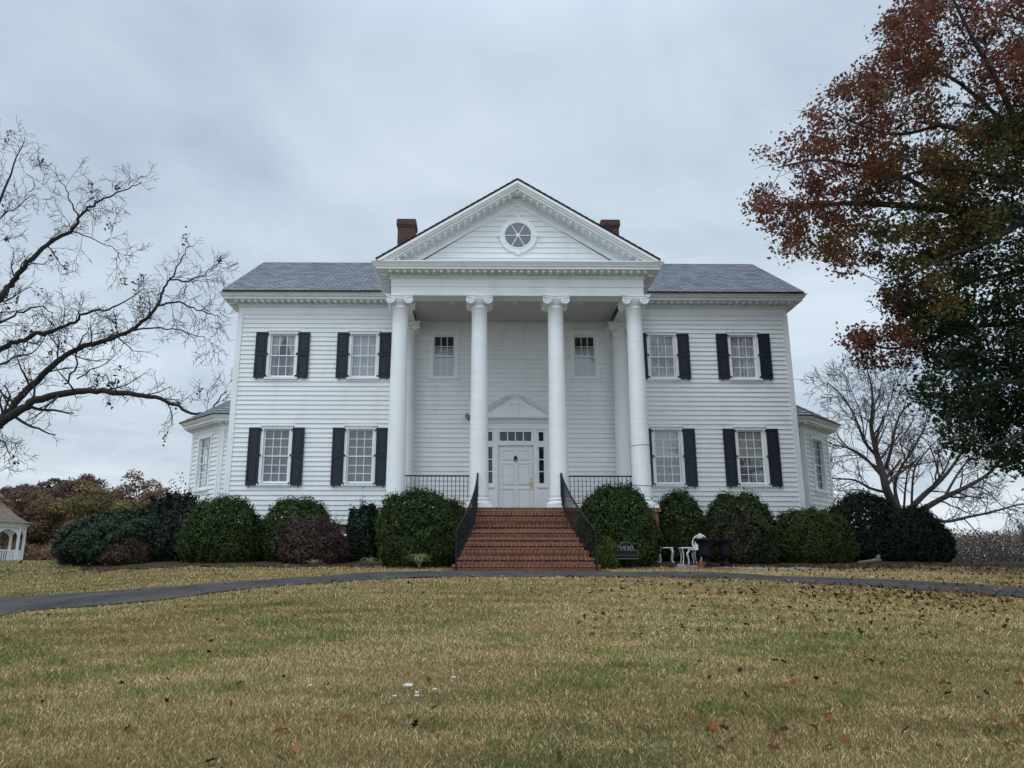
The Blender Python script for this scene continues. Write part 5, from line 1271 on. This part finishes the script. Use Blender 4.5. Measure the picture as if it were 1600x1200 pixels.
# ------------------------------------------------------------------ grass and fallen leaves
def grassmat():
    m, n, l, b = mat_new('grass_blade', .8)
    a = n.new('ShaderNodeAttribute'); a.attribute_name = 'tint'
    straw = ramp(n, l, a.outputs['Fac'], [(0, (.13, .086, .040)), (.3, (.39, .262, .120)), (.7, (.66, .47, .25)), (1, (.85, .69, .43))])
    green = ramp(n, l, a.outputs['Fac'], [(0, (.065, .10, .020)), (.5, (.145, .205, .044)), (1, (.26, .31, .085))])
    g = n.new('ShaderNodeAttribute'); g.attribute_name = 'green'
    mx = n.new('ShaderNodeMix'); mx.data_type = 'RGBA'; l.new(g.outputs['Fac'], mx.inputs[0]); l.new(straw, mx.inputs[6]); l.new(green, mx.inputs[7])
    l.new(mx.outputs[2], b.inputs['Base Color']); b.inputs['Specular IOR Level'].default_value = .15; return m
def grass():
    r = np.random.default_rng(33); X = []; Y = []
    for d0, d1, dens, side in ((4.6, 6.5, 8500, .80), (6.5, 9, 5400, .78), (9, 13, 3000, .76), (13, 18.5, 1600, .76), (18.5, 24, 420, .76), (24, 46, 90, .76)):
        ext = 4.5; area = (d1*d1-d0*d0)*side+2*ext*(d1-d0); n = int(area*dens); d = np.sqrt(r.uniform(d0*d0, d1*d1, n)); x = -1.07+(d*side+ext)*r.uniform(-1, 1, n); X.append(x); Y.append(-24+d)
    x = np.concatenate(X); y = np.concatenate(Y); p2 = np.stack([x, y, 0*x], 1)
    edge = .10*noise3(p2, 2.2, 3)
    ok = ~on_drive(x, y, .06+edge*1.3) & ~((np.abs(x) < 1.95) & (y > -6.35) & (y < -3)) & ~((np.abs(x) < 9.0) & (y > -2.9)) & ~((np.abs(x) < 11.4) & (y > -1.5))
    ok &= ~((x > -13.0) & (x < 14.6) & (y > bed_edge(x)+.12+.1*noise3(p2, 6, 4)) & (y < 0))
    ok &= ~((y > 2) & (x > -13) & (x < 11))
    x, y = x[ok], y[ok]; n = len(x); d = y+24; p2 = np.stack([x, y, 0*x], 1)
    gr = .45*noise3(p2, .42, 12)+.35*noise3(p2, 1.1, 13)+.34*noise3(p2, 3.3, 14)+.30*noise3(p2, 9, 15)
    for u_, v_, sx_, sy_, am in ((330, 1000, 2.6, 1.1, .40), (120, 1060, 1.6, 1.0, .35), (560, 975, 2.2, .8, .3), (1380, 1105, 1.9, .55, .65), (1250, 1130, .9, .4, .5), (1180, 1010, 1.5, .7, .30), (1400, 965, 1.2, .8, .35), (620, 1190, 1.2, .4, .3), (1500, 1160, 1.0, .4, .4)):
        q = on_ground(u_, v_); gr = gr+am*np.exp(-((x-q[0])/sx_)**2-((y-q[1])/sy_)**2)*(.6+.6*noise3(p2, 1.7, int(u_)))
    patchy = np.clip((gr-.26)*1.25, 0, 1); left = np.clip((-x-1.0)/9, 0, 1)*.16+np.clip((y+3)/8, 0, 1)*.25+np.clip((x-2)/6, 0, 1)*np.clip((-13-y)/3, 0, 1)*.35
    prob = np.clip(.27+patchy*.85+left, 0, .95); green = (r.random(n) < prob).astype(np.float32)
    z = gz(x, y)-.004; h = np.clip(r.normal(.023, .010, n), .009, .07)*(1+.35*patchy); w = (.0018+.00035*np.maximum(d-5, 0))*r.uniform(.7, 1.3, n)
    tuft = noise3(p2, 3.1, 40)+.6*noise3(p2, 7.7, 41) > 1.12; tall = (r.random(n) < .003) | (tuft & (r.random(n) < .5)); h = np.where(tall, h*2.0, h); green = np.where(tall, 1, green)
    h = h*(1+.02*np.maximum(d-8, 0)); a = r.uniform(0, 6.28, n); ln = r.uniform(.1, 1.0, n)*h; b = r.uniform(0, 6.28, n)
    base_ = np.stack([x, y, z], 1); side = np.stack([np.cos(a), np.sin(a), 0*a], 1)*w[:, None]; lean = np.stack([np.cos(b)*ln, np.sin(b)*ln, h], 1)
    v = np.stack([base_-side, base_+side, base_+lean*.55+side*.7+np.stack([0*h, 0*h, h*.12], 1), base_+lean], 1).reshape(-1, 3)
    f = np.arange(n*4).reshape(n, 4)
    tint = np.clip(r.normal(.47, .30, n)+.14*noise3(p2, .8, 20)+.16*noise3(p2, 6, 21), 0, 1)
    o = npmesh('grass', v, f, grassmat(), None, tint); at_ = o.data.attributes.new('green', 'FLOAT', 'FACE'); at_.data.foreach_set('value', green.astype(np.float32)*r.uniform(.65, 1, n).astype(np.float32))
    tag(o, 'dry straw coloured winter lawn with green patches', 'grass', kind='stuff')
grass()
def litter():
    r = np.random.default_rng(44); U = []
    u = np.concatenate([r.uniform(0, 1600, 80), r.normal(1470, 130, 1000), r.uniform(900, 1600, 420), r.uniform(1100, 1600, 80), r.uniform(300, 1600, 220)])
    v = np.concatenate([r.uniform(905, 1200, 80), np.abs(r.normal(0, 20, 1000))+914, 905+95*r.random(420)**1.8, r.uniform(900, 1180, 80), r.uniform(893, 935, 220)])
    P = []
    for a, b in zip(u, v):
        if a > 1640: continue
        q = on_ground(a, max(b, 900)); P.append((q[0], q[1]))
    P = np.array(P)
    ex = np.stack([r.uniform(5.5, 14, 500), r.uniform(-6.5, -3.6, 500)], 1); ex2 = np.stack([r.uniform(-13, 14, 900), r.normal(-4.7, .40, 900)], 1); P = np.concatenate([P, ex, ex2]); P = P[~((np.abs(P[:, 0]) < 1.75) & (P[:, 1] > -6.1))]
    thin = ~on_drive(P[:, 0], P[:, 1]) | (r.random(len(P)) < .22); P = P[thin]
    n = len(P); z = gz(P[:, 0], P[:, 1])+.034+r.uniform(0, .015, n); nr = r.normal(size=(n, 3))*A(.5, .5, .1)+A(0, 0, .75); nr /= np.linalg.norm(nr, axis=1)[:, None]
    V, F = cards(np.stack([P[:, 0], P[:, 1], z], 1), nr, .068, .75, rg=r, k=10)
    o = npmesh('fallen_leaves', V, F, M['litter'], None, np.clip(r.normal(.45, .25, n), 0, 1)); tag(o, 'brown fallen leaves scattered over the lawn, thickest at right', 'leaves', kind='stuff')
litter()
